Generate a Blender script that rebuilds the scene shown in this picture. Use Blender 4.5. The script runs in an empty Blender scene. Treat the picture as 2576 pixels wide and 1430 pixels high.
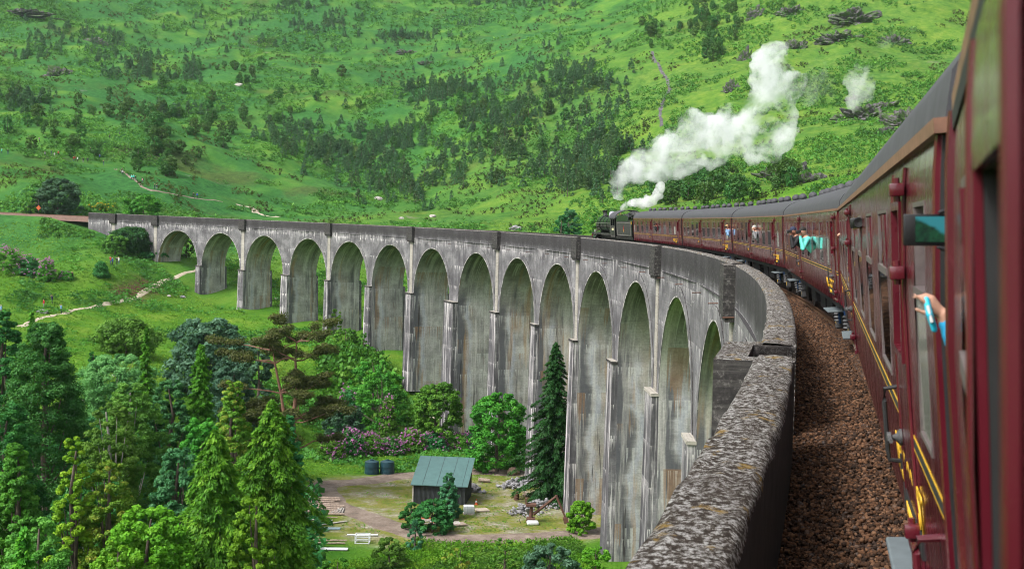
import bpy, bmesh, math, random
import numpy as np
from mathutils import Matrix, Vector
from mathutils import noise as mnoise

# ---------------------------------------------------------------- camera, world, sun
S = bpy.context.scene
COL = S.collection
F_, YAW, PIT, ROL, RAD, GR, HC, DC, CANT = 2828.05, .3233, -.0267, .0212, 240.0, .0303, 2.61, 1.9157, .085
IW, IH = 2576, 1430
FW = np.array([-math.sin(YAW)*math.cos(PIT), math.cos(YAW)*math.cos(PIT), math.sin(PIT)])
RI0 = np.array([math.cos(YAW), math.sin(YAW), 0.]); UP0 = np.cross(RI0, FW)
RI = RI0*math.cos(ROL)+UP0*math.sin(ROL); UP = -RI0*math.sin(ROL)+UP0*math.cos(ROL)
CAM = np.array([-DC, 0, HC])
cd = bpy.data.cameras.new('camera'); cam = bpy.data.objects.new('camera', cd); COL.objects.link(cam)
cd.sensor_width = 36; cd.lens = 36*F_/IW; cd.clip_start = .05; cd.clip_end = 4000
cd.dof.use_dof = True; cd.dof.focus_distance = 90; cd.dof.aperture_fstop = 5.6
M = Matrix.Identity(4)
for i in range(3):
    M[i][0] = RI[i]; M[i][1] = UP[i]; M[i][2] = -FW[i]; M[i][3] = CAM[i]
cam.matrix_world = M
S.camera = cam
S.render.resolution_x = 1024; S.render.resolution_y = 568
world = bpy.data.worlds.new('World'); S.world = world; world.use_nodes = True
wn = world.node_tree; wn.nodes.clear()
SUN_EL, SUN_AZ = math.radians(50), math.radians(-142)      # azimuth clockwise from +Y; light from the left
sky = wn.nodes.new('ShaderNodeTexSky'); sky.sky_type = 'NISHITA'; sky.sun_disc = False
sky.sun_elevation = SUN_EL; sky.sun_rotation = SUN_AZ; sky.dust_density = 4; sky.air_density = 1.2; sky.ozone_density = .6
bgn = wn.nodes.new('ShaderNodeBackground'); bgn.inputs[1].default_value = .135
hs = wn.nodes.new('ShaderNodeHueSaturation'); hs.inputs['Saturation'].default_value = .3
wo = wn.nodes.new('ShaderNodeOutputWorld')
wn.links.new(sky.outputs[0], hs.inputs['Color']); wn.links.new(hs.outputs[0], bgn.inputs[0]); wn.links.new(bgn.outputs[0], wo.inputs[0])
sl = bpy.data.lights.new('sun', 'SUN'); sl.energy = 1.9; sl.angle = math.radians(16); sl.color = (1, .97, .92)
so = bpy.data.objects.new('sun', sl); COL.objects.link(so)
sd = Vector((math.sin(SUN_AZ)*math.cos(SUN_EL), math.cos(SUN_AZ)*math.cos(SUN_EL), math.sin(SUN_EL)))
so.rotation_euler = sd.to_track_quat('Z', 'Y').to_euler(); so.location = (0, 0, 60)
S.view_settings.view_transform = 'Standard'; S.view_settings.look = 'None'
S.view_settings.exposure = 1.05; S.view_settings.gamma = 1
S.render.engine = 'CYCLES'
cy = S.cycles
S.cycles.filter_width = 1.05
cy.use_denoising = True; cy.use_adaptive_sampling = True; cy.adaptive_threshold = .012
cy.max_bounces = 8; cy.diffuse_bounces = 3; cy.glossy_bounces = 3; cy.transmission_bounces = 4
cy.transparent_max_bounces = 8; cy.volume_bounces = 3; cy.volume_max_steps = 128
cy.sample_clamp_indirect = 6
try: cy.denoising_prefilter = 'ACCURATE'
except Exception: pass

# ---------------------------------------------------------------- geometry helpers
def pt(s, d, z):
    a = s/RAD
    return np.array([-RAD+(RAD-d)*math.cos(a), (RAD-d)*math.sin(a), z+GR*s])
def cp(s, d, z):
    c, k = math.cos(CANT), math.sin(CANT)
    return pt(s, d*c+z*k+.2, z*c-d*k-.095)
def ray(x, y): return FW+RI*(x-IW/2)/F_-UP*(y-IH/2)/F_
def at(x, y, dist): return CAM+ray(x, y)*dist
def proj(P):
    v = np.asarray(P)-CAM; d = v@FW
    return IW/2+F_*(v@RI)/d, IH/2-F_*(v@UP)/d, d

def link(name, me, parent=None, mats=()):
    o = bpy.data.objects.new(name, me); COL.objects.link(o)
    if parent: o.parent = parent
    if me is not None:
        for m in (mats if isinstance(mats, (list, tuple)) else [mats]): me.materials.append(m)
    return o
def tag(o, label=None, cat=None, group=None, kind=None):
    if label: o['label'] = label
    if cat: o['category'] = cat
    if group: o['group'] = group
    if kind: o['kind'] = kind
    return o
def empty(name, loc=(0, 0, 0), rz=0, label=None, cat=None, group=None):
    o = bpy.data.objects.new(name, None); COL.objects.link(o); o.location = loc; o.rotation_euler = (0, 0, rz)
    o.empty_display_size = .2
    return tag(o, label, cat, group)
def mesh_np(name, V, F, smooth=False, attr=None, matidx=None, uv=None):
    """V (n,3); F (m,k) uniform face size."""
    V = np.asarray(V, np.float32); F = np.asarray(F, np.int32)
    me = bpy.data.meshes.new(name); k = F.shape[1]; m = len(F)
    me.vertices.add(len(V)); me.vertices.foreach_set('co', V.ravel())
    me.loops.add(m*k); me.loops.foreach_set('vertex_index', F.ravel())
    me.polygons.add(m); me.polygons.foreach_set('loop_start', np.arange(0, m*k, k, dtype=np.int32))
    if smooth: me.polygons.foreach_set('use_smooth', np.ones(m, bool))
    if matidx is not None: me.polygons.foreach_set('material_index', np.asarray(matidx, np.int32))
    if attr is not None:
        for an, av in attr.items():
            a = me.attributes.new(an, 'FLOAT', 'FACE' if len(av) == m and len(av) != len(V) else 'POINT')
            a.data.foreach_set('value', np.asarray(av, np.float32))
    if uv is not None:
        u = me.uv_layers.new(name='UVMap'); u.data.foreach_set('uv', np.asarray(uv, np.float32).ravel())
    me.update(); me.validate()
    return me
class MB:
    """collects simple solids into one mesh"""
    def __init__(s): s.v = []; s.f = []; s.mi = []; s.cur = 0
    def add(s, V, F):
        b = len(s.v); s.v += [tuple(map(float, p)) for p in V]; s.f += [tuple(i+b for i in f) for f in F]; s.mi += [s.cur]*len(F)
        return s
    def box(s, x0, x1, y0, y1, z0, z1, bev=0, M=None):
        if bev > 0:
            bm = bmesh.new(); bmesh.ops.create_cube(bm, size=1)
            for v in bm.verts: v.co = Vector(((x0+x1)/2+v.co.x*(x1-x0), (y0+y1)/2+v.co.y*(y1-y0), (z0+z1)/2+v.co.z*(z1-z0)))
            bmesh.ops.bevel(bm, geom=bm.edges[:], offset=bev, segments=2, affect='EDGES', profile=.5)
            V = [v.co.copy() for v in bm.verts]; bm.verts.index_update(); F = [[v.index for v in f.verts] for f in bm.faces]; bm.free()
        else:
            V = [Vector((x, y, z)) for z in (z0, z1) for y in (y0, y1) for x in (x0, x1)]
            F = [(0, 2, 3, 1), (4, 5, 7, 6), (0, 1, 5, 4), (2, 6, 7, 3), (0, 4, 6, 2), (1, 3, 7, 5)]
        if M is not None: V = [M @ v for v in V]
        return s.add(V, F)
    def tube(s, pts, radii, n=8, caps=True):
        pts = [Vector(p) for p in pts]
        if not hasattr(radii, '__len__'): radii = [radii]*len(pts)
        V = []; F = []
        for i, p in enumerate(pts):
            a = pts[max(i-1, 0)]; b = pts[min(i+1, len(pts)-1)]; t = (b-a)
            t = t.normalized() if t.length > 1e-9 else Vector((0, 0, 1))
            ref = Vector((0, 0, 1)) if abs(t.z) < .9 else Vector((1, 0, 0))
            u = t.cross(ref).normalized(); w = t.cross(u)
            for k in range(n):
                A = 2*math.pi*k/n
                V.append(p+(u*math.cos(A)+w*math.sin(A))*radii[i])
        for i in range(len(pts)-1):
            for k in range(n):
                F.append((i*n+k, i*n+(k+1) % n, (i+1)*n+(k+1) % n, (i+1)*n+k))
        if caps: F.append(tuple(range(n))[::-1]); F.append(tuple((len(pts)-1)*n+k for k in range(n)))
        return s.add(V, F)
    def lathe(s, prof, o=(0, 0, 0), n=20, axis='z', caps=True):
        V = []; F = []
        for r, h in prof:
            for k in range(n):
                A = 2*math.pi*k/n; c, q = r*math.cos(A), r*math.sin(A)
                p = {'z': (c, q, h), 'y': (c, h, q), 'x': (h, c, q)}[axis]
                V.append((p[0]+o[0], p[1]+o[1], p[2]+o[2]))
        for i in range(len(prof)-1):
            for k in range(n): F.append((i*n+k, i*n+(k+1) % n, (i+1)*n+(k+1) % n, (i+1)*n+k))
        if caps: F.append(tuple(range(n))); F.append(tuple((len(prof)-1)*n+k for k in range(n)))
        return s.add(V, F)
    def build(s, name, mats, parent=None, smooth=False, fix=True):
        me = bpy.data.meshes.new(name); me.from_pydata(s.v, [], s.f)
        if fix:
            bm = bmesh.new(); bm.from_mesh(me); bmesh.ops.recalc_face_normals(bm, faces=bm.faces[:]); bm.to_mesh(me); bm.free()
        o = link(name, me, parent, mats)
        if any(s.mi): me.polygons.foreach_set('material_index', s.mi)
        if smooth:
            me.polygons.foreach_set('use_smooth', [True]*len(me.polygons))
            try: me.set_sharp_from_angle(angle=math.radians(40))
            except Exception: pass
        me.update()
        return o
def copy_tree(o, parent=None):
    c = o.copy(); COL.objects.link(c); c.parent = parent
    for ch in list(o.children): copy_tree(ch, c)
    return c

# vectorised value noise
_rt = np.random.RandomState(7).rand(256, 256).astype(np.float64)
def vn(x, y, seed=0):
    x = np.asarray(x, float)+seed*37.3; y = np.asarray(y, float)+seed*91.7
    xi = np.floor(x).astype(int); yi = np.floor(y).astype(int); fx = x-xi; fy = y-yi
    fx = fx*fx*(3-2*fx); fy = fy*fy*(3-2*fy)
    a = _rt[xi & 255, yi & 255]; b = _rt[(xi+1) & 255, yi & 255]; c = _rt[xi & 255, (yi+1) & 255]; d = _rt[(xi+1) & 255, (yi+1) & 255]
    return (a*(1-fx)+b*fx)*(1-fy)+(c*(1-fx)+d*fx)*fy
def fbm(x, y, o=4, seed=0):
    v = 0; a = 1; t = 0
    for i in range(o):
        v = v+a*vn(x*2**i, y*2**i, seed+i*3); t += a; a *= .5
    return v/t

# ---------------------------------------------------------------- materials
def srgb(r, g, b):
    f = lambda c: (c/255/12.92) if c/255 <= .04045 else ((c/255+.055)/1.055)**2.4
    return (f(r), f(g), f(b))
class NT:
    def __init__(s, name):
        s.m = bpy.data.materials.new(name); s.m.use_nodes = True; s.t = s.m.node_tree; s.t.nodes.clear()
        s.out = s.n('OutputMaterial'); s.bsdf = s.n('BsdfPrincipled'); s.l(s.bsdf.outputs[0], s.out.inputs[0])
    def n(s, k, **kw):
        x = s.t.nodes.new('ShaderNode'+k)
        for a, b in kw.items(): setattr(x, a, b)
        return x
    def l(s, a, b): s.t.links.new(a, b)
    def set(s, node, i, v):
        if hasattr(v, 'default_value') and hasattr(v, 'links'): s.l(v, node.inputs[i])
        else:
            if isinstance(v, tuple) and len(v) == 3 and node.inputs[i].type == 'RGBA': v = (*v, 1)
            node.inputs[i].default_value = v
    def coord(s, kind='Object', scale=(1, 1, 1), rot=(0, 0, 0)):
        c = s.n('TexCoord'); m = s.n('Mapping'); s.l(c.outputs[kind], m.inputs[0]); m.inputs['Scale'].default_value = scale; m.inputs['Rotation'].default_value = rot
        return m.outputs[0]
    def noise(s, vec, scale, detail=4, rough=.55, dist=0):
        x = s.n('TexNoise'); s.l(vec, x.inputs['Vector']); x.inputs['Scale'].default_value = scale
        x.inputs['Detail'].default_value = detail; x.inputs['Roughness'].default_value = rough; x.inputs['Distortion'].default_value = dist
        return x.outputs['Fac']
    def ramp(s, fac, stops, interp='LINEAR'):
        x = s.n('ValToRGB'); s.l(fac, x.inputs[0]); x.color_ramp.interpolation = interp
        e = x.color_ramp.elements
        while len(e) > 1: e.remove(e[-1])
        e[0].position = stops[0][0]; e[0].color = (*s._c(stops[0][1]), 1)
        for p, c in stops[1:]:
            q = e.new(p); q.color = (*s._c(c), 1)
        return x.outputs[0]
    def _c(s, c): return c if isinstance(c, tuple) else (c, c, c)
    def mix(s, fac, a, b, mode='MIX'):
        x = s.n('Mix', data_type='RGBA', blend_type=mode); s.set(x, 0, fac)
        for i, v in ((6, a), (7, b)):
            if isinstance(v, tuple): x.inputs[i].default_value = (*v[:3], 1)
            else: s.l(v, x.inputs[i])
        return x.outputs[2]
    def math(s, op, a, b=0., c=None, clamp=False):
        x = s.n('Math', operation=op, use_clamp=clamp); s.set(x, 0, a); s.set(x, 1, b)
        if c is not None: s.set(x, 2, c)
        return x.outputs[0]
    def step(s, v, a, b):
        x = s.n('MapRange', interpolation_type='SMOOTHSTEP'); s.set(x, 0, v); s.set(x, 1, a); s.set(x, 2, b); return x.outputs[0]
    def attr(s, name):
        x = s.n('Attribute'); x.attribute_name = name; return x.outputs['Fac']
    def bump(s, h, strength=.3, dist=.02):
        x = s.n('Bump'); s.l(h, x.inputs['Height']); x.inputs['Strength'].default_value = strength; x.inputs['Distance'].default_value = dist
        s.l(x.outputs[0], s.bsdf.inputs['Normal']); return x
    def col(s, c): s.set(s.bsdf, 'Base Color', c)
    def rough(s, r): s.set(s.bsdf, 'Roughness', r)
def simple(name, c, rough=.6, var=.15, scale=3, metal=0, spec=None, kind='Object', bump=0, coat=0):
    t = NT(name); v = t.coord(kind); f = t.noise(v, scale, 5, .6)
    lo = tuple(x*(1-var) for x in c); hi = tuple(min(1, x*(1+var)) for x in c)
    t.col(t.ramp(f, [(.3, lo), (.7, hi)])); t.rough(rough); t.bsdf.inputs['Metallic'].default_value = metal
    if coat: t.bsdf.inputs['Coat Weight'].default_value = coat; t.bsdf.inputs['Coat Roughness'].default_value = .08
    if bump: t.bump(f, bump, .02)
    return t.m
def foliage(name, c1, c2, c3=None, rough=.55, trans=.35, hue=.02):
    t = NT(name); a = t.attr('tint'); oi = t.n('ObjectInfo')
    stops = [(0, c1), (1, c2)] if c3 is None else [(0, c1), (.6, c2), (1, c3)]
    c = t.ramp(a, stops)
    h = t.n('HueSaturation'); t.l(c, h.inputs['Color'])
    t.set(h, 'Hue', t.math('ADD', t.math('MULTIPLY', oi.outputs['Random'], 2*hue), .5-hue))
    t.set(h, 'Value', t.math('ADD', t.math('MULTIPLY', oi.outputs['Random'], .3), .85))
    t.t.nodes.remove(t.bsdf)
    d = t.n('BsdfDiffuse'); tr = t.n('BsdfTranslucent'); g = t.n('BsdfGlossy'); g.inputs['Roughness'].default_value = rough
    t.l(h.outputs[0], d.inputs[0]); t.l(t.mix(.5, h.outputs[0], (.12, .25, .02)), tr.inputs[0]); g.inputs[0].default_value = (.8, .85, .8, 1)
    m1 = t.n('MixShader'); m1.inputs[0].default_value = trans; t.l(d.outputs[0], m1.inputs[1]); t.l(tr.outputs[0], m1.inputs[2])
    m2 = t.n('MixShader'); m2.inputs[0].default_value = .015; t.l(m1.outputs[0], m2.inputs[1]); t.l(g.outputs[0], m2.inputs[2])
    t.l(m2.outputs[0], t.out.inputs[0])
    return t.m

# ---------------------------------------------------------------- terrain
PS = [60.1+17.79*i+(1.52 if i > 6 else 0) for i in range(-5, 16)]       # arch centres along the track
_xc = {0: -1.0, 1: -.6, 2: .4, 3: .6, 4: .2, 5: 0, 6: .3, 7: .3, 8: .5, 9: .2, 10: -.3, 11: .1, 12: 0, 13: -.6, 14: -.5}
ARCH = {i-5: s+_xc.get(i-5, 0) for i, s in enumerate(PS)}
def pier_s(k): return (ARCH[k]+ARCH[k+1])/2
PBASE = {-5: -6, -4: -12, -3: -18, -2: -22, -1: -25, 0: -25, 1: -25, 2: -25.1, 3: -24.9, 4: -25.1, 5: -25, 6: -24, 7: -18.9, 8: -15.4, 9: -12.8, 10: -12, 11: -10.7, 12: -8.1, 13: -1.2, 14: 4}
ctl = []
def cw(x, y, z): ctl.append((x, y, z))
def ci(x, y, dist): p = at(x, y, dist); ctl.append(tuple(p))
def cz(x, dist, z):
    p = at(x, 715, dist); ctl.append((p[0], p[1], z))
for k, z in PBASE.items():
    if k > 14: continue
    s = pier_s(k) if k < 15 else 0
    p = pt(s, 4.2, 0); cw(p[0], p[1], z)
    p = pt(s, -5, 0); cw(p[0], p[1], z+.4)
for x, y, d in [(0, 530, 300), (200, 528, 312), (400, 540, 330), (600, 555, 345), (800, 558, 345), (1000, 566, 335), (1300, 582, 300), (1480, 588, 262), (1700, 540, 255), (1900, 500, 255), (2100, 470, 235),
                (100, 400, 370), (300, 400, 400), (600, 400, 450), (1000, 400, 480), (1400, 400, 430), (1650, 400, 365), (1900, 400, 335), (2200, 350, 335),
                (0, 200, 530), (300, 200, 570), (700, 200, 640), (1100, 200, 660), (1400, 150, 640), (1655, 200, 535), (1900, 200, 450), (2200, 200, 430), (2450, 200, 430),
                (0, 0, 800), (400, 0, 860), (800, 0, 880), (1200, 0, 900), (1620, 0, 800), (1820, 0, 650), (2000, 0, 600), (2300, 0, 560), (2550, 0, 540),
                (-100, -300, 1000), (600, -300, 1050), (1300, -300, 1100), (2000, -300, 850), (2600, -300, 800), (-400, 200, 560), (-400, 0, 800), (-400, 500, 300),
                (400, 850, 195), (250, 900, 150), (150, 785, 215), (350, 752, 240), (480, 684, 264), (600, 850, 200), (850, 850, 203), (900, 920, 190),
                (100, 690, 240), (250, 652, 245), (0, 700, 232), (100, 610, 272), (200, 575, 286), (0, 575, 292), (50, 820, 190), (0, 900, 150),
                (1115, 720, 232), (1100, 850, 212), (905, 800, 250), (600, 690, 262), (800, 700, 262)]: ci(x, y, d)
for x in (-200, 0, 300, 600, 900):
    for d in (35, 60, 90): cz(x, d, -25)
for x, d, z in [(0, 130, -19), (300, 130, -18), (600, 130, -21.5), (900, 130, -24.6), (1100, 122, -25), (1300, 118, -25), (1100, 148, -25.2), (900, 165, -23.5), (1250, 140, -25.1), (1500, 80, -25), (1350, 60, -25),
                (-600, 60, -24), (-600, 130, -15), (-600, 220, -4)]: cz(x, d, z)
for s, d, z in [(60, -25, -24), (120, -25, -21), (170, -25, -15), (210, -25, -9), (0, -25, -22), (0, -70, -12), (60, -70, -10), (120, -70, -5), (160, -70, 2), (-60, 10, -4), (-60, -20, -4), (-120, 0, -3.2), (-60, -90, -2), (0, -200, 40), (100, -200, 45), (-60, 60, -14)]:
    p = pt(s, d, 0); cw(p[0], p[1], z)
ctl = np.array(ctl)
def _U(r2): return np.where(r2 > 1e-9, .5*r2*np.log(np.maximum(r2, 1e-9)), 0)
_sc = 100.
_P = ctl[:, :2]/_sc; _n = len(_P)
_K = _U(((_P[:, None]-_P[None])**2).sum(2))+np.eye(_n)*.004
_L = np.zeros((_n+3, _n+3)); _L[:_n, :_n] = _K; _L[:_n, _n] = 1; _L[:_n, _n+1:] = _P; _L[_n, :_n] = 1; _L[_n+1:, :_n] = _P.T
_w = np.linalg.solve(_L, np.concatenate([ctl[:, 2], np.zeros(3)]))
def tps(x, y):
    x = np.asarray(x, float)/_sc; y = np.asarray(y, float)/_sc; o = np.full(x.shape, _w[_n])+_w[_n+1]*x+_w[_n+2]*y
    for i in range(_n): o = o+_w[i]*_U((x-_P[i, 0])**2+(y-_P[i, 1])**2)
    return o
def sstep(a, b, v):
    t = np.clip((v-a)/(b-a), 0, 1); return t*t*(3-2*t)
def gz(x, y):
    x = np.asarray(x, float); y = np.asarray(y, float)
    z = tps(x, y)
    floor = sstep(-17, -23, z)                       # the flat valley floor
    z = z*(1-floor)+np.maximum(z, -25.6)*floor
    z = z*(1-floor*.7)+(-25.)*floor*.7
    far = sstep(290, 420, np.hypot(x, y))
    z = z+far*((fbm(x/85, y/85, 3, 1)-.5)*22+(fbm(x/26, y/26, 3, 5)-.5)*7+(1-np.abs(2*fbm(x/120+3, y/60, 3, 9)-1)-.6)*8)
    mid = (1-floor)*(1-.6*far)
    z = z+mid*((fbm(x/14, y/14, 3, 11)-.5)*2.2)+(fbm(x/3.5, y/3.5, 2, 17)-.5)*(.25+.5*(1-floor))
    # keep below the rail deck close to the line
    a = np.arctan2(y, x+RAD); s = a*RAD; d = np.abs(RAD-np.hypot(x+RAD, y))
    deck = GR*s-1.0+np.maximum(d-4, 0)*.6
    z = np.where((s > 280) | (s < -40), np.minimum(z, deck), z)
    ins = sstep(11, 5, d)*sstep(318, 345, s)*sstep(500, 420, s)
    z = z*(1-ins)+(GR*s-.75)*ins
    return z
def cast(px, py, tmin=30, tmax=1400):
    """where the rays through image points px,py (2576 wide) meet the terrain"""
    px = np.atleast_1d(np.asarray(px, float)); py = np.atleast_1d(np.asarray(py, float))
    D = FW[None]+RI[None]*((px-IW/2)/F_)[:, None]-UP[None]*((py-IH/2)/F_)[:, None]
    t = np.full(len(px), float(tmin)); hit = np.zeros(len(px), bool); prev = t.copy()
    while True:
        P = CAM+D*t[:, None]; below = P[:, 2] < gzq(P[:, 0], P[:, 1])
        hit |= below & (t < tmax)
        act = ~hit & (t < tmax)
        if not act.any(): break
        prev = np.where(act, t, prev); t = np.where(act, t+np.maximum(1.5, t*.006), t)
    lo, hi = prev.copy(), t.copy()
    for _ in range(12):
        m = (lo+hi)/2; P = CAM+D*m[:, None]; b = P[:, 2] < gzq(P[:, 0], P[:, 1])
        hi = np.where(b, m, hi); lo = np.where(b, lo, m)
    P = CAM+D*hi[:, None]; P[:, 2] = gzq(P[:, 0], P[:, 1])
    return P, hit
def grid(a):
    o = []
    for x0, x1, st in a: o += list(np.arange(x0, x1-1e-6, st))
    return np.array(o+[a[-1][1]], float)
GX = grid([(-1000, -280, 6), (-280, -90, 1.7), (-90, 20, 1.2), (20, 120, 2.5), (120, 340, 6)])
GY = grid([(-160, 20, 5), (20, 60, 2), (60, 160, 1.2), (160, 330, 1.7), (330, 620, 2.8), (620, 1250, 6)])
_X, _Y = np.meshgrid(GX, GY, indexing='ij'); _Z = gz(_X, _Y)
def gzq(x, y):
    """bilinear look-up in the terrain grid"""
    i = np.clip(np.searchsorted(GX, x)-1, 0, len(GX)-2); j = np.clip(np.searchsorted(GY, y)-1, 0, len(GY)-2)
    fx = np.clip((x-GX[i])/(GX[i+1]-GX[i]), 0, 1); fy = np.clip((y-GY[j])/(GY[j+1]-GY[j]), 0, 1)
    return (_Z[i, j]*(1-fx)+_Z[i+1, j]*fx)*(1-fy)+(_Z[i, j+1]*(1-fx)+_Z[i+1, j+1]*fx)*fy
def g1(x, y): return float(gzq(np.array([x]), np.array([y]))[0])
def spot(px, py):
    P, h = cast([px], [py]); return P[0]
def floor_at(px, dist):
    p = at(px, 715, dist); return np.array([p[0], p[1], g1(p[0], p[1])])

def poly_dist(x, y, pts):
    d = np.full(np.shape(x), 1e9)
    for (ax, ay), (bx, by) in zip(pts[:-1], pts[1:]):
        vx, vy = bx-ax, by-ay; t = np.clip(((x-ax)*vx+(y-ay)*vy)/(vx*vx+vy*vy+1e-9), 0, 1)
        d = np.minimum(d, np.hypot(x-ax-t*vx, y-ay-t*vy))
    return d
def img_line(pts): 
    P, h = cast([p[0] for p in pts], [p[1] for p in pts]); return [(p[0], p[1]) for p in P]
road_pts = img_line([(1500, 1195), (1300, 1190), (1180, 1185), (1030, 1195), (900, 1212), (800, 1225), (840, 1270), (920, 1300), (1010, 1335), (1120, 1352), (1300, 1350), (1500, 1337), (1560, 1330)])
yard_pts = img_line([(1000, 1240), (1150, 1250), (1300, 1240), (1350, 1290), (1200, 1310), (1050, 1300)])

def terrain_mat():
    t = NT('hill_grass'); v = t.coord('Object')
    big = t.noise(v, .013, 4, .6); mid = t.noise(v, .06, 5, .62); fine = t.noise(v, .5, 6, .7); vf = t.noise(v, 3.2, 4, .7)
    c = t.ramp(mid, [(.3, (.026, .090, .022)), (.45, (.052, .17, .032)), (.58, (.105, .24, .036)), (.75, (.19, .29, .05))])
    c = t.mix(t.step(big, .42, .62), c, t.ramp(fine, [(.35, (.022, .095, .028)), (.65, (.06, .20, .050))]))
    c = t.mix(t.math('MULTIPLY', t.step(t.noise(v, .022, 5, .6), .56, .68), .6), c, t.ramp(fine, [(.35, (.065, .055, .026)), (.65, (.12, .125, .04))]))
    c = t.mix(t.ramp(vf, [(.3, .55), (.75, 0.)]), c, (.012, .04, .008))
    # rock where the slope breaks and noise allows
    rk = t.math('MULTIPLY', t.step(t.noise(v, .045, 6, .68), .655, .70), t.step(t.noise(v, .012, 2), .44, .56))
    rockc = t.ramp(t.noise(v, 1.5, 6, .75), [(.3, (.05, .045, .045)), (.7, (.22, .2, .2))])
    c = t.mix(t.math('MULTIPLY', rk, t.attr('hill')), c, rockc)
    c = t.mix(t.math('MULTIPLY', t.attr('dry'), t.ramp(t.noise(v, .04, 4, .6), [(.3, .35), (.7, .85)])), c, t.ramp(t.noise(v, .25, 6, .7), [(.3, (.045, .11, .018)), (.5, (.105, .19, .024)), (.72, (.20, .25, .045))]))
    # meadow: fresher yellow-green
    me = t.ramp(t.noise(v, .13, 5, .6), [(.3, (.04, .13, .014)), (.5, (.085, .20, .02)), (.7, (.16, .25, .032))])
    me = t.mix(t.ramp(vf, [(.3, .5), (.7, 0.)]), me, (.03, .09, .01))
    c = t.mix(t.attr('meadow'), c, me)
    # yard: moss, pale gravel
    ya = t.ramp(t.noise(v, .35, 6, .7), [(.32, (.09, .14, .02)), (.46, (.20, .20, .035)), (.56, (.26, .235, .14)), (.68, (.42, .385, .33))])
    ya = t.mix(t.ramp(t.noise(v, 5, 3, .8), [(.4, 0.), (.7, .6)]), ya, (.13, .12, .08))
    c = t.mix(t.math('MULTIPLY', t.attr('yard'), t.ramp(t.noise(v, .6, 4, .6), [(.35, .75), (.6, 1.)])), c, ya)
    c = t.mix(t.attr('soil'), c, t.ramp(t.noise(v, .8, 5, .7), [(.3, (.055, .034, .022)), (.7, (.15, .085, .055))]))
    t.col(c); t.rough(.9); t.bsdf.inputs['Specular IOR Level'].default_value = .02
    t.bump(t.math('ADD', fine, t.math('MULTIPLY', vf, .4)), .9, .6)
    return t.m
ii, jj = len(GX), len(GY)
V = np.stack([_X.ravel(), _Y.ravel(), _Z.ravel()], 1)
idx = np.arange(ii*jj).reshape(ii, jj)
Fq = np.stack([idx[:-1, :-1], idx[1:, :-1], idx[1:, 1:], idx[:-1, 1:]], -1).reshape(-1, 4)
px_, py_, pd_ = V[:, 0], V[:, 1], V[:, 2]
rr = np.hypot(px_, py_)
a_hill = sstep(250, 320, rr)
a_mead = sstep(300, 240, rr)
yx = fbm(px_/6, py_/6, 3, 4)
a_yard = sstep(13, 8, poly_dist(px_, py_, yard_pts)+(yx-.5)*7)
sc1 = img_line([(470, 795), (520, 760), (560, 735)]); sc2 = img_line([(330, 745), (370, 715)])
a_soil = np.maximum(sstep(4.5, 1.5, poly_dist(px_, py_, sc2)+(yx-.5)*5), 0)
dline = np.abs(RAD-np.hypot(px_+RAD, py_)); sline = np.arctan2(py_, px_+RAD)*RAD
me = mesh_np('hillside', V, Fq, True, {'dry': sstep(-190, -90, px_+(fbm(px_/40, py_/40, 3, 3)-.5)*80), 'hill': a_hill, 'meadow': a_mead, 'yard': a_yard, 'soil': a_soil})
tag(link('ground', me, None, terrain_mat()), kind='structure')

def ribbon(name, pts, width, mat, lift=.05, wob=.3, seed=0, label=None):
    P = [Vector((p[0], p[1], 0)) for p in pts]; out = []
    for i in range(len(P)-1):
        p0 = P[max(i-1, 0)]; p1 = P[i]; p2 = P[i+1]; p3 = P[min(i+2, len(P)-1)]
        n = max(2, int((p2-p1).length/.8))
        for k in range(n):
            u = k/n; out.append(.5*((2*p1)+(p2-p0)*u+(2*p0-5*p1+4*p2-p3)*u*u+(3*p1-p0-3*p2+p3)*u**3))
    out.append(P[-1]); V = []; F = []; m = 6
    for i, p in enumerate(out):
        t = (out[min(i+1, len(out)-1)]-out[max(i-1, 0)]).normalized(); nn = Vector((-t.y, t.x, 0))
        wl = width/2*(1+wob*2*(vn(i*.31, 0, seed)-.5)); wr = width/2*(1+wob*2*(vn(i*.27, 9, seed)-.5))
        for j in range(m+1):
            q = p+nn*(-wl+(wl+wr)*j/m); V.append((q.x, q.y, g1(q.x, q.y)+lift*(1 if 0 < j < m else -1)))
    for i in range(len(out)-1):
        for j in range(m): a = i*(m+1)+j; F.append((a, a+1, a+m+2, a+m+1))
    o = link(name, mesh_np(name, V, F, True), None, mat)
    return tag(o, kind='structure')
def dirt(name, c1, c2, c3):
    t = NT(name); v = t.coord('Object')
    c = t.ramp(t.noise(v, .6, 6, .7), [(.3, c1), (.5, c2), (.7, c3)])
    c = t.mix(t.ramp(t.noise(v, 7, 3, .8), [(.45, 0.), (.75, .7)]), c, c3)
    t.col(c); t.rough(.95); t.bump(t.noise(v, 5, 5, .8), .6, .08); return t.m
m_dirt = dirt('track_dirt', (.07, .05, .038), (.15, .11, .085), (.27, .22, .18))
m_path = dirt('footpath_gravel', (.22, .18, .13), (.36, .30, .22), (.5, .44, .35))
ribbon('dirt_track', road_pts, 4.4, m_dirt, .06, .35, 1)
ribbon('path', img_line([(45, 822), (100, 800), (170, 785), (260, 765), (340, 750), (380, 722), (430, 700), (492, 680), (500, 668)]), 1.3, m_path, .07, .35, 2)
ribbon('path', img_line([(598, 516), (630, 523), (655, 538), (700, 545)]), 2.4, m_path, .10, .5, 3)
ribbon('path', img_line([(290, 425), (320, 440), (340, 452), (370, 475), (430, 487), (500, 500), (560, 508)]), .9, m_dirt, .1, .5, 4)
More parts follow.
